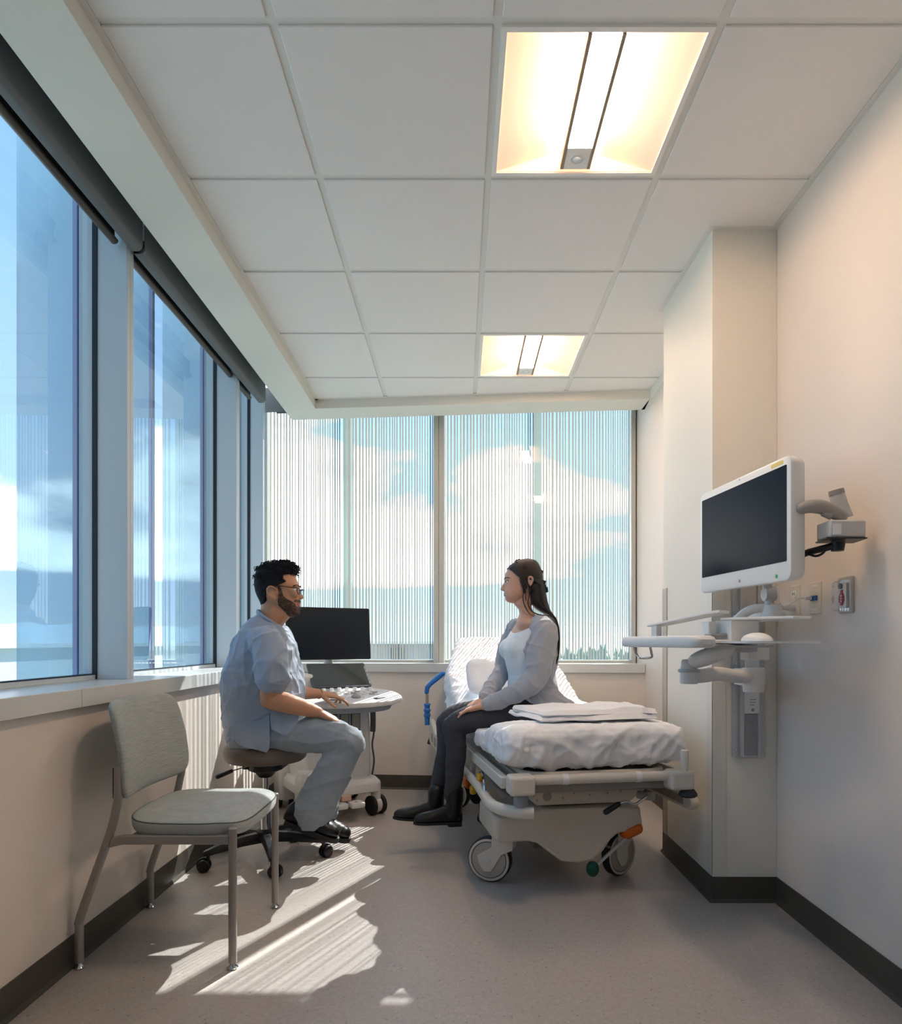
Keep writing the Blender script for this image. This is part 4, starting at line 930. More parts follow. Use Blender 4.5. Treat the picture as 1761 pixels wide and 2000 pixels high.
# scanner arm
sa = thing('support_bracket', 'black bracket arm reaching from behind the wall monitor to the scanner plate', 'bracket arm', (1.19, 2.1, 1.3))
b = MB(); path = [V((1.02, 2.33, 1.31)), P(1548, 1090, 2.18), P(1580, 1078, 2.13), P(1628, 1066, 2.08)]; b.tube(path, [.014, .014, .013, .014], 10, flat=.8); b.build('arm', m_black, sa)
b = MB(); path = smoothpath([P(1578, 1082, 2.12), P(1592, 1086, 2.10), P(1604, 1082, 2.09), P(1612, 1074, 2.08)], 4); b.tube(path, [.004]*len(path), 8); b.build('arm_cable', m_black, sa)
SCC = P(1640, 1056, 2.08)
b = MB(); b.lathe([(0, -.03), (.018, -.028), (.021, -.01), (.021, .0), (0, .002)], SCC+V((-.008, 0, -.004)), n=20); b.build('swivel', m_black, sa)
b = MB(); b.prism([(-.068, -.05), (.055, -.05), (.07, .05), (-.05, .05)], (0, 0, .004), SCC-V((0, 0, .001)), (1, 0, 0), (0, 1, 0)); b.build('plate', m_black, sa, smooth=0)
m_scan = mat('scanner_grey', '#CBC8C4', .45); m_scan2 = mat('scanner_grey_dark', '#A29C96', .45)
cr = thing('scanner_cradle', 'light grey box shaped charging cradle standing on the black plate', 'charging cradle', SCC+V((0, 0, .004)))
b = MB(); b.prism([(-.055, -.045), (.055, -.045), (.06, .045), (-.05, .045)], (0, 0, .054), SCC+V((0, 0, .0035)), (1, 0, 0), (0, 1, 0)); b.build('cradle_base', m_scan, cr, bevel=.006)
b = MB(); b.b2((SCC.x-.047, SCC.y-.0465, SCC.z+.012), (SCC.x-.022, SCC.y-.0452, SCC.z+.045)); b.build('label', mat('label_white', '#F2F2F2', .6), cr, smooth=0)
sc = thing('barcode_scanner', 'grey hand barcode scanner standing in its cradle on the right wall', 'barcode scanner', SCC+V((0, 0, .058)))
b = MB(); path = smoothpath([P(1567, 992, 2.07), P(1585, 989, 2.07), P(1606, 991, 2.075), P(1628, 1001, 2.08), P(1643, 1008, 2.08)], 5); n = len(path)
b.tube(path, [.018+.004*math.sin(PI*i/(n-1)) for i in range(n)], 14, rnd_ends=True); b.build('scan_head', m_scan2, sc)
b = MB(); path = [P(1647, 1013, 2.10), P(1640, 990, 2.10), P(1634, 966, 2.10)]; b.tube(path, [.028, .025, .022], 16); h = b.build('handle', m_scan, sc)
b = MB(); b.tube([P(1634, 966, 2.10), P(1632, 957, 2.10)], [.0235, .0225], 16, rnd_ends=False); b.build('handle_band', m_scan2, h)
b = MB(); b.tube([P(1605, 1003, 2.07), P(1622, 1008, 2.07)], [.008, .012], 10); b.build('trigger', m_scan2, sc)
# ================================================================= wall devices (right wall)
m_plate = mat('plate_ivory', '#DDD5C6', .4)
def plate(y, z, w, h, name, label, cat):
    t = thing(name, label, cat, (XR, y, z))
    b = MB(); b.loft([[V((XR-d, y+x*k, z+q*k)) for x, q in srounded(w, h, .005)] for d, k in ((.0, 1), (.004, 1), (.0065, .94))]); b.build('cover_plate', m_plate, t, smooth=30)
    return t
YO = 2.578; t = plate(YO, 1.217, .078, .118, 'power_outlet', 'ivory power outlet plate on the right wall, with a plug in its lower socket', 'power outlet')
for dz in (.024, -.024):
    b = MB(); b.loft([[V((XR-d, YO+x, 1.217+dz+q)) for x, q in srounded(.034, .03, .012)] for d in (.0065, .009)]); s = b.build('socket', m_white, t, smooth=30)
    b = MB(); 
    for q in (-.006, .006): b.b2((XR-.0098, YO+q-.0012, 1.217+dz-.003), (XR-.009, YO+q+.0012, 1.217+dz+.006))
    b.build('socket_slots', m_dark, s, smooth=0)
pl = thing('power_plug', 'white ribbed plug and lead in the lower outlet socket, running to the workstation', 'plug', (XR-.02, YO, 1.19))
b = MB(); path = [V((XR-.0102, YO, 1.193)), V((XR-.03, YO, 1.193)), V((XR-.055, YO-.005, 1.192)), V((XR-.075, YO-.01, 1.188))]; b.tube(path, [.015, .0155, .011, .007], 14); b.build('plug_body', m_white, pl)
b = MB(); path = smoothpath([V((XR-.074, YO-.01, 1.188)), V((1.19, 2.50, 1.165)), V((1.15, 2.42, 1.17)), V((1.12, 2.40, 1.21)), V((1.115, 2.39, 1.26))], 6); b.tube(path, [.0035]*len(path), 8); b.build('lead', m_white, pl)
YD = 2.43; t = plate(YD, 1.217, .078, .118, 'data_outlet', 'ivory data outlet plate with two blue jacks on the right wall', 'data outlet')
for q in (-.012, .012):
    b = MB(); b.b2((XR-.012, YD+q-.009, 1.208), (XR-.006, YD+q+.009, 1.226)); b.build('jack', mat('jack_blue', '#2E5E96', .4), t, bevel=.001)
b = MB()
for z, w in ((1.262, .02), (1.176, .02)): b.b2((XR-.0072, YD-w, z-.004), (XR-.0064, YD+w, z+.004))
b.build('label_strip', m_white, t, smooth=0)
nc = thing('network_cable', 'thin white network cable running from the blue jack to the monitor arm', 'cable', (XR-.02, YD, 1.215))
b = MB(); b.b2((XR-.034, YD+.004, 1.211), (XR-.0125, YD+.020, 1.223)); b.build('connector', m_white, nc, bevel=.002)
b = MB(); path = smoothpath([V((XR-.034, YD+.012, 1.217)), V((XR-.06, YD+.01, 1.216)), V((1.19, 2.41, 1.195)), V((1.16, 2.40, 1.185)), V((1.13, 2.37, 1.20)), V((1.115, 2.35, 1.25))], 6); b.tube(path, [.0028]*len(path), 8); b.build('cord', m_white, nc)
YE = 2.235; t = thing('emergency_switch', 'clear covered emergency switch with red oval label on the right wall', 'emergency switch', (XR, YE, 1.215))
b = MB(); b.loft([[V((XR-d, YE+x*k, 1.215+q*k)) for x, q in srounded(.085, .122, .008)] for d, k in ((0, 1), (.006, 1), (.008, .97))]); b.build('back_plate', mat('plate_steel', '#BDB6AC', .35), t, smooth=30)
m_clear = glass_mat('clear_cover', '#FAFAFA', .5)
b = MB(); b.loft([[V((XR-d, YE+x*k, 1.212+q*k)) for x, q in srounded(.064, .104, .012)] for d, k in ((.0085, 1), (.030, .98), (.036, .90))]); b.build('clear_cover', m_clear, t, smooth=40)
b = MB(); b.loft([[V((XR-d, YE+.004+x, 1.214+q)) for x, q in srounded(.042, .085, .006)] for d in (.0085, .014)]); b.build('switch_body', mat('switch_body', '#ECECEA', .35), t, smooth=30)
b = MB(); b.loft([[V((XR-d, YE+.008+.016*math.cos(2*PI*j/32), 1.203+.022*math.sin(2*PI*j/32))) for j in range(32)] for d in (.0142, .0155)]); b.b2((XR-.0162, YE+.001, 1.180), (XR-.0142, YE+.015, 1.232)); lb = b.build('red_label', mat('label_red', '#A5303C', .5), t, smooth=30)
b = MB()
for z in (1.214, 1.205, 1.196): b.b2((XR-.0166, YE+.003, z-.0025), (XR-.0161, YE+.013, z)); b.b2((XR-.0166, YE+.003, z-.005), (XR-.0161, YE+.0055, z+.001))
b.build('label_lettering', m_white, lb, smooth=0)
b = MB(); b.lathe([(0, 0), (.010, 0), (.010, .006), (0, .008)], V((XR-.0141, YE+.012, 1.245)), (-1, 0, 0), 20); b.build('key_lock', mat('lock_steel', '#6F7C88', .25, metal=.8), t)
# ================================================================= figures
def interp(tab, y):
    if y <= tab[0][0]: return tab[0][1:]
    for a, b in zip(tab, tab[1:]):
        if y <= b[0]:
            f = (y-a[0])/(b[0]-a[0]); f = f
            return tuple(p+(q-p)*f for p, q in zip(a[1:], b[1:]))
    return tab[-1][1:]
class Head:
    """profile-driven head; tab rows (y, front, back, half width) in drawing units, half width in metres"""
    def __init__(s, tab, to_px, Y): s.tab = tab; s.px = to_px; s.Y = Y
    def pt(s, x, y, lat=0.0):
        u, v = s.px(x, y); p = P(u, v, s.Y); return V((p.x, s.Y+lat, p.z))
    def ring_pt(s, y, t, off=0.0, tab=None, e=2.25):
        xf, xb, hw = interp(tab or s.tab, y)[:3]
        c, sn = math.cos(t), math.sin(t)
        xc = xb*.5+xf*.5; ax = (xf-xb)/2
        k = 1.0
        p = s.pt(xc+ax*math.copysign(abs(c)**(2/e), c), y, 0)
        lat = hw*math.copysign(abs(sn)**(2/e), sn)
        p.y = s.Y+lat
        if off:
            ctr = s.pt(xc, y, 0); d = p-ctr; d.z = 0
            if d.length > 1e-6: p = p+d.normalized()*off
        return p
    def loft(s, mb, tab=None, n=48, e=2.25, ys=None):
        tab = tab or s.tab
        ys = ys or sorted(set([r[0] for r in tab]+[(a[0]+b[0])/2 for a, b in zip(tab, tab[1:])]))
        mb.loft([[s.ring_pt(y, 2*PI*j/n, 0, tab, e) for j in range(n)] for y in ys])
    def ang(s, y, x, tab=None, e=2.25):
        xf, xb, hw = interp(tab or s.tab, y)[:3]; q = max(-1, min(1, (x-(xf+xb)/2)/((xf-xb)/2)))
        c = math.copysign(abs(q)**(e/2), q); return math.acos(max(-1, min(1, c)))
    def shell(s, mb, rows, th, n=64, tab=None, wob=None, inner=-.004):
        """rows (y, front x cut, back x cut or None): a patch wrapped on the head, both sides (or over the front/back)"""
        def patch(side):
            o, q = [], []
            for y, xf, xb in rows:
                t0 = s.ang(y, xf, tab) if xf is not None else 0.0; t1 = s.ang(y, xb, tab) if xb is not None else PI
                if t1 < t0: t0, t1 = t1, t0
                ro, ri = [], []
                for j in range(n+1):
                    t = (t0+(t1-t0)*j/n)*side
                    p = s.ring_pt(y, t, th, tab); 
                    if wob: p = p+wob(p)
                    ro.append(p); ri.append(s.ring_pt(y, t, inner, tab))
                o.append(ro); q.append(ri)
            m = len(rows); rings = []
            for i in range(m): rings.append(o[i]+q[i][::-1])
            mb.loft(rings)
        patch(1); patch(-1)
    def nose(s, mb, rows, base):
        n = 16; rings = []
        for y, tip, hw in rows:
            rings.append([s.pt(base+(tip-base)*math.cos(t)*(1 if math.cos(t) > 0 else .3), y, hw*math.sin(t)) for t in [2*PI*j/n for j in range(n)]])
        mb.loft(rings)
def torso(mb, rows, fd, ld, n=44, e=2.6, grow=0.0):
    """rows (centre point, half depth, half width)"""
    rings = []
    for c, hd, hw in rows:
        ring = []
        for j in range(n):
            t = 2*PI*j/n; cc, ss = math.cos(t), math.sin(t)
            ring.append(c+fd*((hd+grow)*math.copysign(abs(cc)**(2/e), cc))+ld*((hw+grow)*math.copysign(abs(ss)**(2/e), ss)))
        rings.append(ring)
    mb.loft(rings)
def limb(mb, pts, rs, n=18, k=5, flat=1.0, up=V((0, 1, 0))):
    pts = [V(p) for p in pts]; sp = smoothpath(pts, k); m = len(pts); rr = []
    for i in range(m-1):
        for j in range(k): rr.append(rs[i]+(rs[i+1]-rs[i])*(j/k))
    rr.append(rs[-1]); mb.tube(sp, rr, n, up=up, flat=flat, rnd_ends=True)
def hand(mb, wr, d, pn, ts, L=.18, curls=(.3, .3, .35, .4), tdir=(.55, .75, .25), tc=.35, w=1.0, wrist_r=.024):
    d = V(d).normalized(); pn = V(pn); pn = (pn-d*pn.dot(d)).normalized(); ts = V(ts); ts = (ts-d*ts.dot(d)-pn*ts.dot(pn)).normalized()
    pl = L*.52; rings = []
    for f, hw, ht in ((-.10, .024, .019), (.05, .027, .019), (.3, .036, .0185), (.6, .041, .0165), (.85, .0415, .014), (1.0, .038, .011), (1.06, .030, .007)):
        c = wr+d*pl*f
        rings.append([c+ts*(hw*w*math.cos(2*PI*j/18))+pn*(ht*w*math.sin(2*PI*j/18)) for j in range(18)])
    mb.loft(rings)
    for i in range(4):
        p = wr+d*pl*(.95, 1.0, .97, .88)[i]+ts*w*(.0305, .0105, -.0105, -.0295)[i]+pn*.001
        ln = L*(.42, .465, .43, .335)[i]; r = (.0085, .0088, .0083, .0072)[i]*w
        a = 0; dr = (d+ts*(.10, .03, -.04, -.12)[i]).normalized(); pts = [p-dr*.02, p]; c = curls[i]
        for q, f in ((.45, .9), (.30, 1.1), (.25, .7)):
            a += c*f; dd = (dr*math.cos(a)+pn*math.sin(a)).normalized(); p = p+dd*ln*q; pts.append(p)
        mb.tube(pts, [r*1.05, r*1.1, r, r*.92, r*.78], 12, up=ts, rnd_ends=True)
    p = wr+d*pl*.18+ts*.022*w+pn*.004; td = (d*tdir[0]+ts*tdir[1]+pn*tdir[2]).normalized(); pts = [p]; rr = [.0145*w]; a = 0
    for q, f in ((.22, 0), (.17, 1), (.13, .9)):
        a += tc*f; dd = (td*math.cos(a)+(d*.8+pn*.35-ts*.25).normalized()*math.sin(a)).normalized(); p = p+dd*L*q; pts.append(p)
    mb.tube(pts, [.0145*w, .0115*w, .0098*w, .0082*w], 12, up=pn, rnd_ends=True)
def shoe(mb, heel, toe, up, lat, hs=1.0, ws=1.0):
    heel, toe = V(heel), V(toe); d = toe-heel; up = V(up); up = (up-d.normalized()*up.dot(d.normalized())).normalized(); lat = V(lat)
    rings = []
    for f, hw, h0, h1 in ((-.01, .015, .01, .04), (0.01, .028, 0, .058), (.08, .034, 0, .078), (.22, .036, 0, .09), (.38, .038, 0, .086), (.52, .042, 0, .070), (.68, .046, 0, .058), (.82, .045, 0, .050), (.92, .037, .002, .042), (.98, .024, .006, .032), (1.0, .010, .012, .022)):
        c = heel+d*f; hw *= ws; h1 = h0+(h1-h0)*hs; ring = []
        for j in range(20):
            t = 2*PI*j/20; x = math.copysign(abs(math.cos(t))**.7, math.cos(t)); y = math.copysign(abs(math.sin(t))**.7, math.sin(t))
            ring.append(c+lat*hw*x*(1 if y < 0 else (1-.35*y))+up*((h0+h1)/2+(h1-h0)/2*y))
        rings.append(ring)
    mb.loft(rings)
def soles(mb, heel, toe, up, lat, t0=.0, t1=.018, ws=1.0, heel_h=0.0):
    heel, toe = V(heel), V(toe); d = toe-heel; dn = d.normalized(); up = V(up); up = (up-dn*up.dot(dn)).normalized(); lat = V(lat)
    out = []
    prof = [(0, .022), (.02, .030), (.1, .036), (.25, .037), (.45, .039), (.6, .044), (.75, .047), (.88, .042), (.96, .030), (1.01, .012)]
    pts = [(f, w*ws) for f, w in prof]+[(f, -w*ws) for f, w in prof[::-1]]
    mb.loft([[heel+d*f+lat*w*k+up*h for f, w in pts] for h, k in ((t0, .96), (t0+.003, 1), (t1, 1.0))])
    if heel_h: mb.loft([[heel+d*f*.30+lat*w*k*.85+up*h for f, w in pts] for h, k in ((-heel_h, .96), (t0+.004, 1))])
m_skin = mat('skin_tan', '#C08E70', .5, noise=(60, .06), bump=(260, .04), sss=.12)
m_skin2 = mat('skin_fair', '#D3A48C', .5, noise=(60, .05), bump=(260, .03), sss=.12)
m_scrub = mat('scrub_blue', '#97A4B6', .85, bump=(420, .08), sheen=.15)
m_scrub2 = mat('scrub_trouser', '#929CA6', .85, bump=(420, .08), sheen=.15)
m_hairb = mat('hair_black', '#17181C', .75, spec=.2, bump=(90, .6))
m_hairw = mat('hair_brown', '#2B201B', .36, bump=(60, .35, (6, 6, .6)))
def beard_mat():
    m = bpy.data.materials.new('beard'); t = NT(m)
    out = t.n('ShaderNodeOutputMaterial'); tr = t.n('ShaderNodeBsdfTransparent'); b = t.n('ShaderNodeBsdfPrincipled', i_Base_Color=lin('#3A2B22')+(1,), i_Roughness=.7)
    tc = t.n('ShaderNodeTexCoord'); n = t.n('ShaderNodeTexNoise', i_Scale=420.0, i_Detail=2.0); t.l(tc, 'Object', n, 'Vector'); n2 = t.n('ShaderNodeTexNoise', i_Scale=70.0, i_Detail=2.0); t.l(tc, 'Object', n2, 'Vector')
    ad = t.n('ShaderNodeMath', operation='ADD'); t.l(n, 0, ad, 0); t.l(n2, 0, ad, 1)
    mr = t.n('ShaderNodeMapRange', i_1=.8, i_2=1.2, i_3=.5, i_4=.88); t.l(ad, 0, mr, 0)
    mx = t.n('ShaderNodeMixShader'); t.l(mr, 0, mx, 0); t.l(tr, 0, mx, 1); t.l(b, 0, mx, 2); t.l(mx, 0, out, 0); return m
m_beard = beard_mat()
m_leather = mat('black_leather', '#141415', .32, bump=(160, .08))
m_lip = mat('lip', '#A9665B', .45); m_lip2 = mat('lip_rose', '#AE6A66', .4)
m_eye = mat('eye_white', '#D8D4CE', .2); m_iris = mat('iris', '#1C140F', .2)
X1, Y1, Z1 = V((1, 0, 0)), V((0, 1, 0)), V((0, 0, 1))
# ----------------------------------------------------------------- the man on the stool
YM = 3.25
man = thing('person', 'man with dark curly hair, beard and glasses in blue grey scrubs sitting on stool', 'person', (SX, YM, 0))
hd = Head([(285, 880, 660, .018), (300, 960, 560, .036), (325, 1040, 470, .052), (380, 1110, 370, .064), (460, 1160, 310, .072), (550, 1200, 275, .076), (650, 1238, 262, .078), (750, 1278, 262, .0785), (800, 1302, 265, .078), (850, 1303, 272, .076), (900, 1283, 285, .074), (960, 1286, 300, .0735), (1020, 1295, 330, .073), (1080, 1298, 370, .071), (1140, 1308, 450, .069), (1190, 1320, 560, .067), (1225, 1312, 620, .065), (1255, 1296, 690, .063), (1290, 1306, 760, .061), (1340, 1292, 830, .057), (1400, 1303, 890, .051), (1460, 1306, 950, .044), (1510, 1280, 1000, .036), (1545, 1200, 1040, .026), (1565, 1150, 1070, .012)],
          lambda x, y: (480+x/12.5, 1080+y/12.5), YM)
b = MB(); hd.loft(b)
hd.loft(b, [(1100, 820, 480, .045), (1150, 900, 430, .052), (1280, 1000, 385, .055), (1450, 1080, 360, .056), (1550, 1085, 350, .056), (1620, 1020, 345, .058), (1700, 945, 335, .060), (1770, 885, 325, .066), (1860, 850, 300, .08), (1950, 840, 270, .10)])
hd.nose(b, [(870, 1296, .006), (920, 1308, .0075), (960, 1324, .009), (1010, 1362, .011), (1055, 1402, .014), (1085, 1419, .0165), (1110, 1412, .0175), (1130, 1370, .015), (1145, 1318, .010)], 1215)
for sd in (-1, 1):
    pth = smoothpath([hd.pt(x, y, sd*l) for x, y, l in ((845, 930, .077), (800, 872, .083), (725, 852, .088), (668, 895, .092), (655, 975, .092), (690, 1055, .088), (750, 1118, .083), (815, 1165, .079), (850, 1140, .076))], 4); b.tube([p+V((0, sd*.003, 0)) for p in pth], [.0050]*len(pth), 8)
    b.ell(hd.pt(775, 1005, sd*.0745), (.020, .006, .027), 14, 10); b.ell(hd.pt(820, 1130, sd*.078), (.008, .006, .010), 12, 8); b.ell(hd.pt(862, 1010, sd*.078), (.005, .005, .008), 10, 8)
    b.tube(smoothpath([hd.pt(x, y, sd*.083) for x, y in ((790, 910), (735, 940), (725, 1010), (760, 1075), (800, 1100))], 4), [.0032]*17, 6)
    b.ell(hd.pt(1225, 1020, sd*.040), (.020, .026, .018), 16, 10)        # cheek
    b.ell(hd.pt(1258, 815, sd*.028), (.010, .022, .007), 14, 8)        # brow ridge
def MP(u, v, Y): return P(u, v, Y)
def side_row(bk, ft, hw, Y):
    a, c = P(bk[0], bk[1], Y), P(ft[0], ft[1], Y); return ((a+c)/2, (c-a).length/2, hw, (c-a).normalized())
def side_torso(mb, rows, grow=0, e=2.6, n=44):
    rings = []
    for bk, ft, hw, Y in rows:
        c, hdp, w, fd = side_row(bk, ft, hw, Y)
        rings.append([c+fd*((hdp+grow)*math.copysign(abs(math.cos(t))**(2/e), math.cos(t)))+Y1*((w+grow)*math.copysign(abs(math.sin(t))**(2/e), math.sin(t))) for t in [2*PI*j/n for j in range(n)]])
    mb.loft(rings)
T_ROWS = [((505, 1200), (556, 1226), .070, 3.25), ((493, 1209), (562, 1235), .125, 3.25), ((479, 1228), (569, 1250), .170, 3.25), ((466, 1252), (574, 1270), .188, 3.25), ((454, 1285), (580, 1298), .186, 3.25), ((444, 1318), (585, 1326), .180, 3.25), ((439, 1350), (588, 1356), .178, 3.26), ((441, 1380), (588, 1383), .180, 3.27), ((446, 1410), (584, 1402), .184, 3.27), ((453, 1440), (560, 1432), .186, 3.27)]
side_torso(b, T_ROWS[1:-1], -.018)
shR, elR, wrR = P(522, 1252, 3.08), P(530, 1364, 3.05), P(621, 1391, 3.10)
limb(b, [shR, P(530, 1310, 3.04), elR+V((-.005, 0, .0))], [.055, .051, .047])
limb(b, [elR+V((-.004, 0, -.004)), P(556, 1372, 3.055), P(590, 1382, 3.075), wrR], [.046, .047, .040, .025])
hand(b, wrR, (.80, .30, -.42), (-.45, .0, -.9), (.1, 1, .2), .185, (.35, .4, .45, .5), tc=.3)
shL, elL, wrL = P(532, 1252, 3.42), P(556, 1348, 3.60), P(624, 1355, 3.79)
limb(b, [shL, P(540, 1305, 3.52), elL], [.054, .048, .044]); limb(b, [elL, P(590, 1353, 3.69), wrL], [.043, .038, .025])
hand(b, wrL, (.93, .22, -.14), (-.12, .15, -1), (0, -1, -.35), .185, (.22, .32, .75, .85), tdir=(.75, .5, .45), tc=.12)
# hidden limbs keep the body one figure
for Yh, kx, ky, Yk, ax_, ay, Ya in ((3.17, 680, 1447, 3.13, 604, 1585, 3.14), (3.36, 688, 1450, 3.42, 640, 1592, 3.44)):
    limb(b, [P(500, 1428, Yh), P(600, 1434, (Yh+Yk)/2), P(kx, ky, Yk)], [.06, .05, .04]); limb(b, [P(kx-3, ky, Yk), P(655, 1495, Yk+.005), P(632, 1545, Ya-.005), P(ax_, ay, Ya)], [.04, .035, .03, .028])
body = remesh(b.build('body', m_skin, man), .0035, 3, .5)
# hair
HT = [(205, 1010, 860, .020), (222, 1080, 720, .038), (250, 1150, 560, .054), (290, 1205, 430, .066), (340, 1258, 345, .074), (400, 1278, 295, .080), (470, 1270, 262, .083), (530, 1235, 248, .0845), (560, 1225, 240, .0845), (650, 1258, 224, .0845), (720, 1280, 219, .0845), (800, 1310, 222, .083), (850, 1310, 230, .081), (950, 1290, 246, .079), (1050, 1295, 285, .076), (1150, 1310, 335, .072), (1250, 1300, 370, .062), (1285, 1300, 385, .058)]
def curl(p): 
    n = mnoise.noise(p*55)+.7*mnoise.noise(p*110+V((5, 1, 0))); f = min(1, max(.15, (p.z-hd.pt(0, 900).z)/.08)); return V((.45, .2, .9))*(n*.0045*f)
b = MB(); hd.shell(b, [(205, None, None), (222, None, None), (250, None, None), (290, None, None), (340, None, None), (400, None, None), (470, None, None), (530, None, None), (546, 1130, None), (565, 1010, None), (650, 1015, None), (720, 1078, None), (765, 1010, None), (800, 930, None), (840, 860, None), (862, 640, None), (950, 598, None), (1050, 572, None), (1150, 545, None), (1250, 505, None), (1285, 450, None)], 0, 50, HT, curl, -.012)
rr = random.Random(11)
for i in range(230):
    y = rr.choice([rr.uniform(205, 420), rr.uniform(205, 300), rr.uniform(300, 760)]); t = rr.uniform(-PI, PI)
    if y > 520 and abs(t) < hd.ang(y, 980, HT): continue
    p = hd.ring_pt(y, t, .001, HT); c = hd.pt(760, 560); nr = (p-c).normalized(); tx, sx_, ux = frame(nr, V((rr.uniform(-1, 1), rr.uniform(-1, 1), rr.uniform(-1, 1))))
    R = rr.uniform(.005, .010); a0 = rr.uniform(0, 6.28); pts = []
    for k in range(9):
        a = a0+k*.55; pts.append(p+sx_*R*math.cos(a)+ux*R*math.sin(a)*.8+nr*(.0035+.0035*math.sin(k*.7)))
    b.tube(pts, [.0007]+[.0018]*7+[.0006], 5)
for (x, y, R) in ((1255, 365, .0085), (1262, 430, .0075), (1240, 500, .008), (1215, 545, .006), (1190, 330, .009), (1130, 535, .007), (1060, 245, .009), (300, 400, .009)):
    for l in (-.045, -.02, .015, .04):
        a0 = rr.uniform(0, 6); b.tube([hd.pt(x, y, l)+V((R*math.cos(a0+k*.6), .004*k*.3, R*math.sin(a0+k*.6))) for k in range(10)], [.0016]*10, 5)
b.build('hair', m_hairb, man, smooth=60)
# beard, sideburns, moustache
b = MB(); hd.shell(b, [(850, 930, 870), (930, 965, 885), (1010, 985, 885), (1080, 1005, 885), (1150, 1090, 880), (1200, 1190, 868), (1255, 1250, 862), (1300, 1262, 868), (1325, 1292, 872)], .0016, 24); 
hd.shell(b, [(1322, None, 872), (1360, None, 885), (1400, None, 900), (1460, None, 955), (1510, None, 1004), (1545, None, 1045), (1562, None, 1075)], .0022, 30)
hd.shell(b, [(1150, None, 1255), (1175, None, 1235), (1200, None, 1225), (1215, None, 1240)], .0022, 18)
b.build('beard', m_beard, man, smooth=60)
for sd in (-1, 1):
    b = MB(); b.ell(hd.pt(1222, 915, sd*.032), .0125, 18, 12); e = b.build('eye', m_eye, man)
    b = MB(); b.ell(hd.pt(1262, 917, sd*.033), (.0055, .0058, .0058), 14, 10); b.build('iris', m_iris, e)
    b = MB(); pth = smoothpath([hd.pt(1300, 822, sd*.012), hd.pt(1296, 800, sd*.028), hd.pt(1262, 806, sd*.044), hd.pt(1230, 830, sd*.054)], 4); b.tube(pth, [.0035]*len(pth), 8, flat=.7, rnd_ends=True); b.build('eyebrow', m_hairb, man)
b = MB(); pth = smoothpath([hd.pt(1268, 1240, -.026), hd.pt(1306, 1234, -.010), hd.pt(1312, 1234, 0), hd.pt(1306, 1234, .010), hd.pt(1268, 1240, .026)], 4); b.tube(pth, [.0042]*len(pth), 8, rnd_ends=True)
pth = smoothpath([hd.pt(1266, 1252, -.025), hd.pt(1300, 1284, -.012), hd.pt(1306, 1288, 0), hd.pt(1300, 1284, .012), hd.pt(1266, 1252, .025)], 4); b.tube(pth, [.005]*len(pth), 8, rnd_ends=True); b.build('lips', m_lip, man)
b = MB()
for sd in (-1, 1):
    b.tube(smoothpath([hd.pt(690, 868, sd*.088), hd.pt(760, 845, sd*.086), hd.pt(860, 836, sd*.082), hd.pt(1000, 842, sd*.079), hd.pt(1180, 868, sd*.074), hd.pt(1345, 890, sd*.066)], 4), [.0019]*21, 8)
    b.tube([hd.pt(1352-25*abs(math.cos(a)), 955-78*math.sin(a), sd*(.037+.027*math.cos(a))) for a in [2*PI*j/28 for j in range(28)]], [.0018]*28, 8, closed=True)
b.tube(smoothpath([hd.pt(1345, 925, -.011), hd.pt(1358, 905, 0), hd.pt(1345, 925, .011)], 4), [.0016]*9, 8)
b.build('glasses', m_black, man)
# scrubs
b = MB(); side_torso(b, T_ROWS, 0.0)
limb(b, [P(512, 1250, 3.10), P(524, 1262, 3.07), P(530, 1295, 3.045), P(534, 1326, 3.035)], [.068, .074, .072, .071], flat=1.0)
limb(b, [P(520, 1248, 3.40), P(532, 1262, 3.44), P(540, 1300, 3.51), P(548, 1330, 3.55)], [.066, .07, .068, .066])
ring = []
top = bake(remesh(b.build('scrub_top', m_scrub, man), .006, 5, .5), lambda p, n: .003*mnoise.noise(p*8)+.009*fold(p, (1, 0, -.75), 9, 2.0)+.008*fold(p, (1, .2, .5), 11, 2.4, 3, 3.3)+.006*fold(p, (.25, .2, 1), 15, 3, 3, 6.1)-.003+.012*max(0, 1-(p.z-.50)/.10)*(1 if p.z < .60 else 0))
def flap(rows, name):
    NU = 12; top_, bot_ = [], []
    for r, (a, c, yy) in enumerate(rows):
        for i_ in range(NU):
            f = i_/(NU-1); u = a[0]+(c[0]-a[0])*f; v = a[1]+(c[1]-a[1])*f; p = P(u, v, yy+.004*math.sin(f*9+r)); top_.append(p); bot_.append(p+V((0, .006, 0)))
    nr = len(rows); o_ = NU*nr; b = MB(); ix = lambda i_, r: r*NU+i_
    f1 = [(ix(i_, r), ix(i_+1, r), ix(i_+1, r+1), ix(i_, r+1)) for r in range(nr-1) for i_ in range(NU-1)]
    bd = [ix(i_, 0) for i_ in range(NU)]+[ix(NU-1, r) for r in range(1, nr)]+[ix(i_, nr-1) for i_ in range(NU-2, -1, -1)]+[ix(0, r) for r in range(nr-2, 0, -1)]
    b.add(top_+bot_, f1+[tuple(o_+q for q in f[::-1]) for f in f1]+[(bd[k], o_+bd[k], o_+bd[(k+1) % len(bd)], bd[(k+1) % len(bd)]) for k in range(len(bd))])
    return b.build(name, m_scrub, top, smooth=60)
flap([((458, 1398), (526, 1385), 3.112), ((456, 1420), (526, 1405), 3.078), ((458, 1440), (526, 1432), 3.066), ((462, 1452), (526, 1452), 3.062), ((478, 1460), (525, 1463), 3.060), ((500, 1464), (520, 1470), 3.060)], 'shirt_tail')
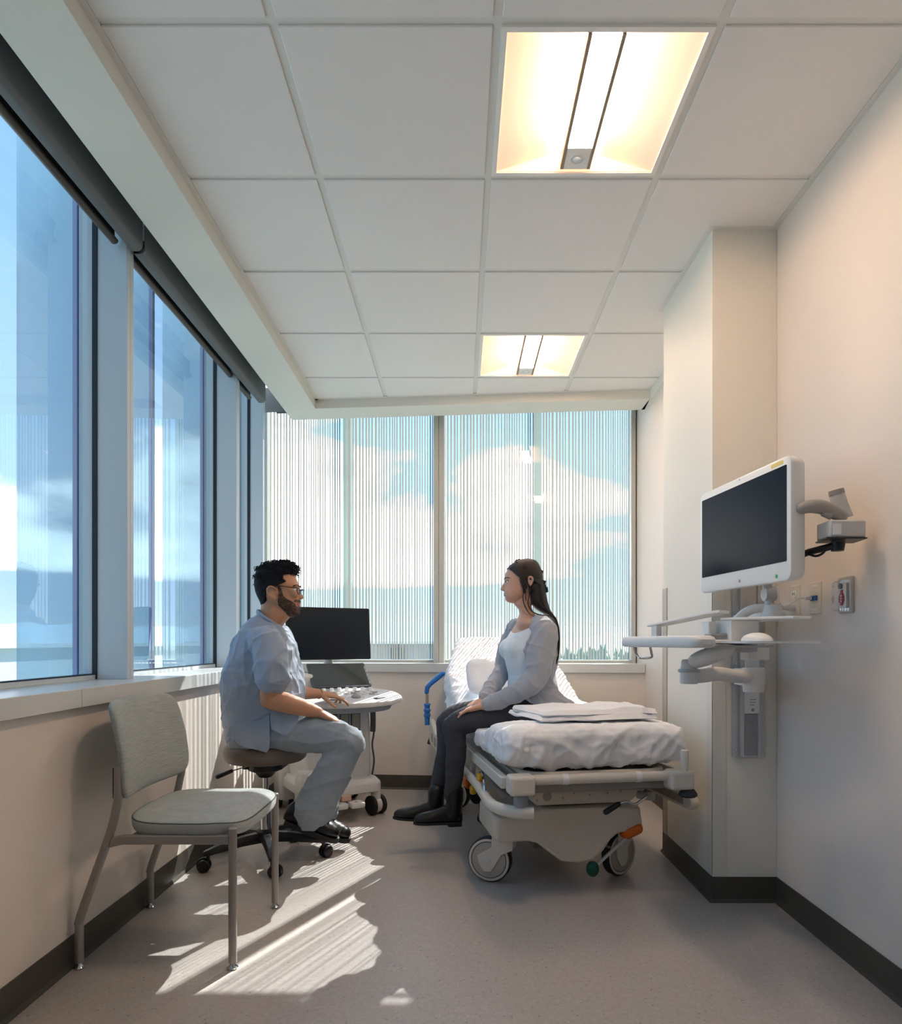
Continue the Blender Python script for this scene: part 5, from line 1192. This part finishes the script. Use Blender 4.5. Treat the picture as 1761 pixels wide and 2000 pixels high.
flap([((530, 1370), (592, 1352), 3.112), ((528, 1392), (588, 1376), 3.080), ((528, 1410), (584, 1398), 3.066), ((530, 1424), (578, 1415), 3.058), ((540, 1430), (570, 1428), 3.054), ((552, 1435), (560, 1437), 3.052)], 'shirt_tail')
b = MB(); n = 28; pth = []
for j in range(n):
    t = 2*PI*j/n; f = (1-math.cos(t))/2       # 0 at back, 1 at front
    u = 505+(556-505)*f; v = 1196+(1230-1196)*f**1.1+ (4 if f > .9 else 0); q = P(u, v, 3.25); pth.append(V((q.x, 3.25+.072*math.sin(t), q.z)))
b.tube(pth, [.009]*n, 8, closed=True, flat=1.6); b.build('collar', m_scrub, top)
b = MB(); b.tube([P(507, 1334, 3.03)+V((0, .0, 0))]+[V((P(532, 1333, 3.035).x+.071*math.cos(a), 3.035+.071*math.sin(a), P(532, 1333, 3.035).z-.010*math.cos(a)*.5)) for a in [2*PI*j/24 for j in range(24)]][1:], [.003]*24, 6, closed=True); b.build('sleeve_hem', m_scrub, top)
b = MB(); side_torso(b, [((449, 1405), (570, 1400), .172, 3.27), ((450, 1425), (575, 1420), .178, 3.27), ((455, 1448), (560, 1450), .180, 3.27), ((466, 1459), (545, 1462), .16, 3.27)], 0.0)
limb(b, [P(490, 1432, 3.18), P(560, 1430, 3.15), P(630, 1434, 3.13), P(680, 1449, 3.12)], [.080, .088, .083, .074])
limb(b, [P(678, 1449, 3.12), P(655, 1495, 3.125), P(632, 1540, 3.13), P(611, 1584, 3.135)], [.074, .080, .086, .094], flat=.9)
limb(b, [P(500, 1432, 3.36), P(570, 1434, 3.39), P(640, 1438, 3.42), P(684, 1450, 3.43)], [.080, .086, .08, .072])
limb(b, [P(682, 1450, 3.43), P(655, 1495, 3.43), P(636, 1545, 3.435), P(628, 1586, 3.44)], [.072, .072, .074, .08], flat=.9)
kn = P(668, 1470, 3.05)
pants = bake(remesh(b.build('scrub_trousers', m_scrub2, man), .006, 4, .5), lambda p, n: .003*mnoise.noise(p*8)+.008*fold(p, (.45, 0, 1), 11, 2.0)+.007*fold(p, (1, .1, .25), 13, 2.6, 3, 3.3)-.002+.002*mnoise.noise(p*40)-.005*math.exp(-(((p.z-kn.z)-(p.x-kn.x)*.35)/.012)**2)*(1/(1+math.exp((p.x-kn.x-.03)*60)))*(1 if p.x > kn.x-.16 else 0))
sh1, sh2 = MB(), MB()
for (tgt, (h, t_, Ys_)) in ((sh1, ((557, 1604), (660, 1641), 3.13)), (sh2, ((590, 1618), (683, 1641), 3.43))):
    h3, t3 = P(h[0], h[1], Ys_), P(t_[0], t_[1], Ys_-.01); shoe(tgt, h3+V((-.008, 0, .012)), t3+V((0, 0, .010)), Z1, Y1, 1.22, 1.12)
    so_ = remesh(tgt.build('shoe', m_leather, man), .004, 3)
    s_ = MB(); soles(s_, h3, t3, Z1, Y1, -.012, .012, 1.05); s_.build('shoe_sole', m_black2, so_, bevel=.002)
b = MB(); wd = (wrL-elL).normalized(); _, s1_, u1_ = frame(wd); c = wrL-wd*.004
b.tube([c+s1_*.0275*math.cos(a)+u1_*.0265*math.sin(a) for a in [2*PI*j/28 for j in range(28)]], [.0035]*28, 8, closed=True); b.build('bracelet', mat('bracelet_olive', '#8C7F2E', .5), man)
# ----------------------------------------------------------------- the woman on the stretcher
YW = 3.45
wom = thing('person', 'woman with long brown hair, grey cardigan and dark jeans sitting on the stretcher side', 'person', (.35, YW, .70))
hw_ = Head([(205, 850, 960, .015), (222, 760, 1010, .032), (255, 650, 1060, .048), (300, 555, 1095, .060), (360, 485, 1125, .068), (420, 438, 1145, .072), (480, 408, 1160, .0735), (540, 388, 1170, .074), (600, 378, 1172, .074), (645, 372, 1165, .073), (690, 384, 1150, .071), (740, 388, 1125, .069), (800, 388, 1090, .067), (860, 378, 1040, .065), (905, 374, 980, .062), (925, 380, 950, .061), (945, 392, 920, .060), (975, 384, 880, .057), (1005, 398, 830, .054), (1050, 403, 770, .047), (1085, 418, 730, .038), (1115, 465, 705, .028), (1135, 530, 680, .012)],
           lambda x, y: (950+x/11.006, 1075+y/11.006), 3.42)
b = MB(); hw_.loft(b)
hw_.loft(b, [(900, 700, 1020, .040), (1000, 650, 1010, .044), (1090, 600, 990, .045), (1150, 590, 975, .046), (1200, 628, 965, .047), (1260, 685, 975, .049), (1340, 705, 1000, .055), (1400, 690, 1060, .07), (1470, 655, 1120, .092), (1530, 640, 1170, .115), (1600, 640, 1200, .12), (1700, 660, 1220, .10)])
hw_.nose(b, [(672, 378, .006), (720, 352, .0075), (770, 320, .009), (815, 296, .0115), (842, 289, .0135), (860, 303, .0145), (874, 345, .012), (886, 380, .008)], 460)
for sd in (-1, 1):
    pth = smoothpath([hw_.pt(x, y, sd*l) for x, y, l in ((850, 640, .072), (870, 605, .077), (915, 595, .082), (950, 630, .085), (952, 690, .083), (925, 750, .078), (905, 795, .073))], 4); b.tube(pth, [.0048]*len(pth), 8)
    b.ell(hw_.pt(900, 690, sd*.0735), (.013, .006, .021), 14, 10)
WFD = V((-math.cos(math.radians(14)), -math.sin(math.radians(14)), 0)); WLD = V((WFD.y, -WFD.x, 0))     # WLD: towards the far side
if WLD.y < 0: WLD = -WLD
def wc(u, v): return P(u, v, YW)
W_ROWS = [(wc(1030, 1205), .052, .058), (wc(1036, 1214), .066, .115), (wc(1037, 1228), .088, .158), (wc(1035, 1248), .106, .166), (wc(1031, 1268), .122, .160), (wc(1033, 1288), .116, .150), (wc(1034, 1318), .100, .136), (wc(1035, 1345), .104, .145), (wc(1040, 1370), .118, .165), (wc(1046, 1392), .118, .172)]
torso(b, W_ROWS, WFD, WLD, grow=-.008)
for sd in (-1, 1): b.ell(wc(1008, 1268)+WLD*(sd*.075), (.062, .066, .062), 20, 14)
nsh_, nel, nwr = P(1060, 1230, 3.30), P(1050, 1322, 3.25), P(944, 1378, 3.275)
limb(b, [nsh_, P(1054, 1280, 3.27), nel], [.045, .042, .038]); limb(b, [nel, P(1000, 1352, 3.25), nwr], [.038, .034, .023])
hand(b, nwr, (-.90, .22, -.26), (-.2, .1, -1), (0, 1, .1), .172, (.16, .18, .2, .22), w=.88, tc=.3)
fsh, fel, fwr = P(1006, 1232, 3.60), P(988, 1306, 3.62), P(945, 1367, 3.37)
limb(b, [fsh, fel], [.043, .036]); limb(b, [fel, fwr], [.036, .022])
hand(b, fwr, (-.80, -.30, -.42), (-.3, .1, -.95), (.2, -1, .0), .168, (.75, .8, .85, .85), w=.88, tdir=(.6, .6, .3), tc=.2)
for Yh, kx, ky, Yk, ax_, ay, Ya in ((3.36, 886, 1418, 3.33, 884, 1556, 3.35), (3.55, 872, 1412, 3.50, 850, 1552, 3.46)):
    limb(b, [P(1050, 1388, Yh), P(960, 1394, Yh-.02), P(kx+8, ky, Yk)], [.05, .04, .03]); limb(b, [P(kx+5, ky, Yk), P(kx+5, 1470, (Yk+Ya)/2), P(ax_, ay, Ya)], [.03, .028, .022])
remesh(b.build('body', m_skin2, wom), .0035, 3, .5)
# face details
for sd in (-1, 1):
    b = MB(); b.ell(hw_.pt(452, 682, sd*.031), .0115, 18, 12); e = b.build('eye', m_eye, wom)
    b = MB(); b.ell(hw_.pt(415, 684, sd*.032), (.0055, .0058, .0055), 14, 10); b.build('iris', m_iris, e)
    b = MB(); pth = smoothpath([hw_.pt(412, 660, sd*.021), hw_.pt(410, 656, sd*.032), hw_.pt(440, 664, sd*.043), hw_.pt(465, 675, sd*.047)], 4); b.tube(pth, [.0016]*len(pth), 6, rnd_ends=True); b.build('eyelashes', m_iris, e)
    b = MB(); pth = smoothpath([hw_.pt(386, 630, sd*.010), hw_.pt(384, 606, sd*.026), hw_.pt(415, 600, sd*.042), hw_.pt(470, 612, sd*.055)], 4); b.tube(pth, [.0026]*len(pth), 8, flat=.7, rnd_ends=True); b.build('eyebrow', m_hairw, wom)
b = MB(); pth = smoothpath([hw_.pt(470, 898, -.026), hw_.pt(396, 925, -.010), hw_.pt(386, 926, 0), hw_.pt(396, 925, .010), hw_.pt(470, 898, .026)], 4); b.tube(pth, [.003+.0015*math.sin(PI*i/16) for i in range(17)], 8, rnd_ends=True)
pth = smoothpath([hw_.pt(468, 906, -.025), hw_.pt(400, 962, -.011), hw_.pt(388, 966, 0), hw_.pt(400, 962, .011), hw_.pt(468, 906, .025)], 4); b.tube(pth, [.003+.002*math.sin(PI*i/16) for i in range(17)], 8, rnd_ends=True); b.build('lips', m_lip2, wom)
# hair: cap, long fall, loose strands
WT = [(180, 840, 910, .018), (195, 740, 990, .036), (225, 640, 1060, .052), (270, 565, 1105, .063), (330, 485, 1140, .071), (400, 428, 1168, .077), (470, 404, 1190, .080), (540, 386, 1205, .0815), (600, 374, 1212, .0815), (700, 372, 1218, .080), (800, 380, 1225, .078), (860, 380, 1235, .076)]
def wv(p): return V((0, 0, 0))
b = MB(); hw_.shell(b, [(180, None, None), (195, None, None), (225, None, None), (270, None, None), (330, None, None), (395, 436, None), (430, 470, None), (480, 530, None), (540, 590, None), (585, 640, None), (600, 660, None), (640, 690, 850), (690, 705, 850), (760, 720, 850), (800, 735, 845), (850, 748, 828), (900, 760, 806), (950, 768, 788)], 0, 44, WT, None, -.010)
hw_.shell(b, [(580, 800, None), (600, 958, None), (690, 966, None), (760, 955, None), (820, 930, None), (860, 920, None)], 0, 40, WT, None, -.010)
FT = [(740, 880, 1222, .075), (850, 895, 1236, .077), (950, 905, 1258, .077), (1050, 915, 1284, .077), (1150, 960, 1308, .077), (1250, 1050, 1334, .079), (1330, 1180, 1366, .081), (1430, 1345, 1434, .084), (1530, 1425, 1478, .086), (1640, 1462, 1504, .086), (1760, 1472, 1522, .085), (1960, 1478, 1530, .083), (2200, 1462, 1522, .078), (2400, 1432, 1492, .070), (2490, 1412, 1462, .060)]
hw_.loft(b, FT, 40)
rr = random.Random(4)
for i in range(150):      # locks over the surface
    lat = rr.uniform(-.9, .9) if i % 2 else rr.uniform(-1, -.55); k0 = rr.uniform(0, 1); pts = []
    for y in (640, 760, 900, 1050, 1180, 1290, 1400, 1520, 1700, 1950, 2250, rr.uniform(2330, 2520)):
        yy = max(y, 740); xf, xb, hw0 = interp(FT, yy); s_ = lat; c_ = math.sqrt(max(0, 1-s_*s_))
        if y < 740: xf, xb, hw0 = interp(WT, y)
        x = (xf+xb)/2+(xb-xf)/2*c_*1.0; pts.append(hw_.pt(x+rr.uniform(-5, 5), y, hw0*s_*1.02))
    sp = smoothpath(pts, 3); b.tube(sp, [.0026]*(len(sp)-3)+[.002, .0012, .0005], 5)
for path, nn in ((((690, 640), (715, 740), (752, 880), (752, 1060), (790, 1220), (880, 1370), (1000, 1438), (1180, 1432), (1330, 1432), (1430, 1500)), 6), (((840, 740), (870, 850), (880, 1000), (850, 1130), (890, 1270), (1010, 1375), (1180, 1410), (1350, 1430)), 6), (((880, 800), (895, 950), (930, 1120), (1010, 1230), (1150, 1330), (1340, 1395), (1420, 1470)), 9), (((700, 620), (740, 760), (800, 880), (800, 1050), (810, 1120)), 3), (((720, 560), (780, 680), (830, 780), (860, 900)), 5)):
    for q in range(nn):
        m = len(path); pts = []
        for i, (x, y) in enumerate(path):
            f = i/(m-1); lat = -(.0735+.012*f+.06*max(0, f-.55)); pts.append(hw_.pt(x+rr.uniform(-9, 9)*(1 if i else 3), y+rr.uniform(-6, 6), lat-.002*q*.5))
        sp = smoothpath(pts, 4); b.tube(sp, [.0012]*(len(sp)-2)+[.0008, .0003], 5)
for i in range(90):       # combed strands on the cap
    s0 = rr.uniform(-1, 1); pts = []
    for k in range(9):
        f = k/8; y0 = 190+ (abs(s0)**1.4)*330
        x = 500+140*abs(s0)*.4+ (1205-500)*f; y = y0+ (f**1.6)*(620-y0)*(.55+.45*(1-abs(s0)))-60*math.sin(f*PI)*(1-abs(s0))
        lat = .082*math.sin(s0*1.35)*(1-.35*f)
        # push onto the cap
        xf, xb, hw0 = interp(WT, max(182, y)); xc = (xf+xb)/2; ax_ = abs(xb-xf)/2
        if y < 196: continue
        q = ((x-xc)/ax_)**2+(lat/hw0)**2; sc_ = 1/math.sqrt(max(q, .05)) if q > .35 else None
        if sc_ is None: continue
        pts.append(hw_.pt(xc+(x-xc)*sc_, max(182, y), lat*sc_))
    if len(pts) > 3:
        sp = smoothpath(pts, 3); b.tube(sp, [.0006]+[.0011]*(len(sp)-2)+[.0006], 5)
b.build('hair', m_hairw, wom, smooth=60)
b = MB(); m_clip = mat('clip_green', '#22332F', .35)
b.box(hw_.pt(1225, 720, 0), (.012, .07, .030), M.Rotation(.3, 3, 'Y')); b.box(hw_.pt(1272, 850, 0), (.018, .05, .028), M.Rotation(-.12, 3, 'Y')); b.box(hw_.pt(1240, 800, 0), (.012, .06, .026))
b.build('hair_clip', m_clip, wom, bevel=.003)
# clothing
m_tank = mat('tank_white', '#E6EAEC', .85, bump=(380, .06)); m_knit = mat('cardigan_knit', '#A9ACB4', .92, noise=(180, .10), bump=(320, .18), sheen=.3)
m_jean = mat('jean_charcoal', '#3E3E44', .85, noise=(40, .12), bump=(500, .08))
b = MB(); rings = []
for c, d_, w_, tl in [(wc(1034, 1222), .084, .140, .040), (wc(1032, 1238), .098, .150, .024), (wc(1031, 1252), .110, .156, .014)]+[(c, d_, w_-.002, 0) for c, d_, w_ in W_ROWS[4:9]]:
    ring = []
    for j in range(44):
        t = 2*PI*j/44; cc, ss = math.cos(t), math.sin(t); e = 2.6
        ring.append(c+WFD*((d_+.001)*math.copysign(abs(cc)**(2/e), cc))+WLD*((w_+.001)*math.copysign(abs(ss)**(2/e), ss))-Z1*(tl*max(0, cc)**1.5))
    rings.append(ring)
b.loft(rings)
for sd in (-1, 1): b.ell(wc(1007, 1268)+WLD*(sd*.073), (.067, .068, .062), 20, 14)
remesh(b.build('tank_top', m_tank, wom), .005, 4, .5)
# cardigan: open shell round the torso, sleeves, trailing hem
b = MB(); n = 40; outer, inner = [], []
for (c, hdp, hw0), t0 in zip(W_ROWS[:], (80, 74, 66, 62, 62, 64, 66, 68, 72, 78)):
    ro, ri = [], []
    for j in range(n+1):
        t = math.radians(t0)+(2*PI-2*math.radians(t0))*j/n; cc, ss = math.cos(t), math.sin(t); e = 2.5
        x, y = math.copysign(abs(cc)**(2/e), cc), math.copysign(abs(ss)**(2/e), ss)
        edge = .018*max(0, 1-min(j, n-j)/5)
        ro.append(c+WFD*((hdp+.016+edge)*x)+WLD*((hw0+.014+edge)*y)); ri.append(c+WFD*((hdp-.006)*x)+WLD*((hw0-.008)*y))
    outer.append(ro); inner.append(ri)
b.loft([o+q[::-1] for o, q in zip(outer, inner)])
limb(b, [P(1050, 1222, 3.34), P(1062, 1233, 3.295), P(1055, 1280, 3.265), P(1050, 1318, 3.25)], [.052, .062, .066, .058])
limb(b, [P(1050, 1318, 3.25), P(1030, 1340, 3.245), P(995, 1359, 3.25), P(952, 1375, 3.275)], [.057, .052, .043, .035])
limb(b, [P(1012, 1226, 3.56), P(1004, 1238, 3.61), P(990, 1275, 3.63), P(986, 1306, 3.61)], [.05, .055, .054, .048]); limb(b, [P(986, 1306, 3.61), P(966, 1335, 3.51), P(948, 1364, 3.385)], [.047, .041, .033])
Fe = smoothpath([P(1028, 1300, 3.30), P(1040, 1340, 3.285), P(1058, 1366, 3.28), P(1078, 1386, 3.285), P(1102, 1390, 3.30), P(1150, 1387, 3.32)], 4)
Be = smoothpath([P(1082, 1295, 3.34), P(1082, 1330, 3.33), P(1094, 1351, 3.33), P(1112, 1366, 3.335), P(1130, 1377, 3.34), P(1152, 1384, 3.34)], 4)
rings = []
for f_, k_ in zip(Fe, Be):
    c = (f_+k_)/2; e1 = (k_-f_)/2; rings.append([c+e1*math.cos(2*PI*j/24)+V((.0, -.018 if math.sin(2*PI*j/24) < 0 else .06, 0))*abs(math.sin(2*PI*j/24)) for j in range(24)])
b.loft(rings)
cardi = bake(remesh(b.build('cardigan', m_knit, wom), .005, 4, .5), lambda p, n: .006*fold(p, (.35, .1, 1), 12, 2.6)+.006*fold(p, (1, .1, -.5), 13, 3, 3, 2.7)+.0012*mnoise.noise(p*45)-.001)
b = MB(); torso(b, [(wc(1046, 1352), .108, .150), (wc(1048, 1372), .122, .170), (wc(1052, 1394), .125, .178), (wc(1054, 1404), .11, .16)], WFD, WLD, grow=.002)
limb(b, [P(1060, 1386, 3.37), P(975, 1394, 3.34), P(915, 1406, 3.33), P(886, 1419, 3.33)], [.085, .074, .066, .056])
limb(b, [P(887, 1419, 3.33), P(890, 1455, 3.33), P(889, 1490, 3.33), P(883, 1554, 3.345)], [.054, .051, .048, .037])
limb(b, [P(1050, 1386, 3.55), P(950, 1392, 3.52), P(895, 1400, 3.50), P(872, 1413, 3.49)], [.085, .074, .066, .054])
limb(b, [P(873, 1414, 3.49), P(874, 1455, 3.48), P(868, 1490, 3.47), P(851, 1552, 3.455)], [.054, .053, .050, .037])
bake(remesh(b.build('jeans', m_jean, wom), .005, 4, .5), lambda p, n: .0035*ridge_n(V((p.x*10+p.z*8, p.y*8, p.z*12-p.x*8)))+.0015*mnoise.noise(p*40))
for (hh, tt, Yb, sx, sy) in (((902, 1606), (808, 1607), 3.34, 886, 1556), ((866, 1603), (768, 1596), 3.43, 850, 1556)):
    b = MB(); h3, t3 = P(hh[0], hh[1], Yb), P(tt[0], tt[1], Yb-.02)
    shoe(b, h3, t3, Z1, Y1, 1.0, .86); limb(b, [P(sx+2, sy-10, Yb), P(sx+1, sy+14, Yb), P(sx-2, sy+32, Yb)], [.043, .042, .045])
    bt_ = remesh(b.build('boot', m_leather, wom), .004, 3)
    s_ = MB(); soles(s_, h3, t3, Z1, Y1, -.006, .006, .86, .016); s_.build('boot_sole', m_black2, bt_, bevel=.002)
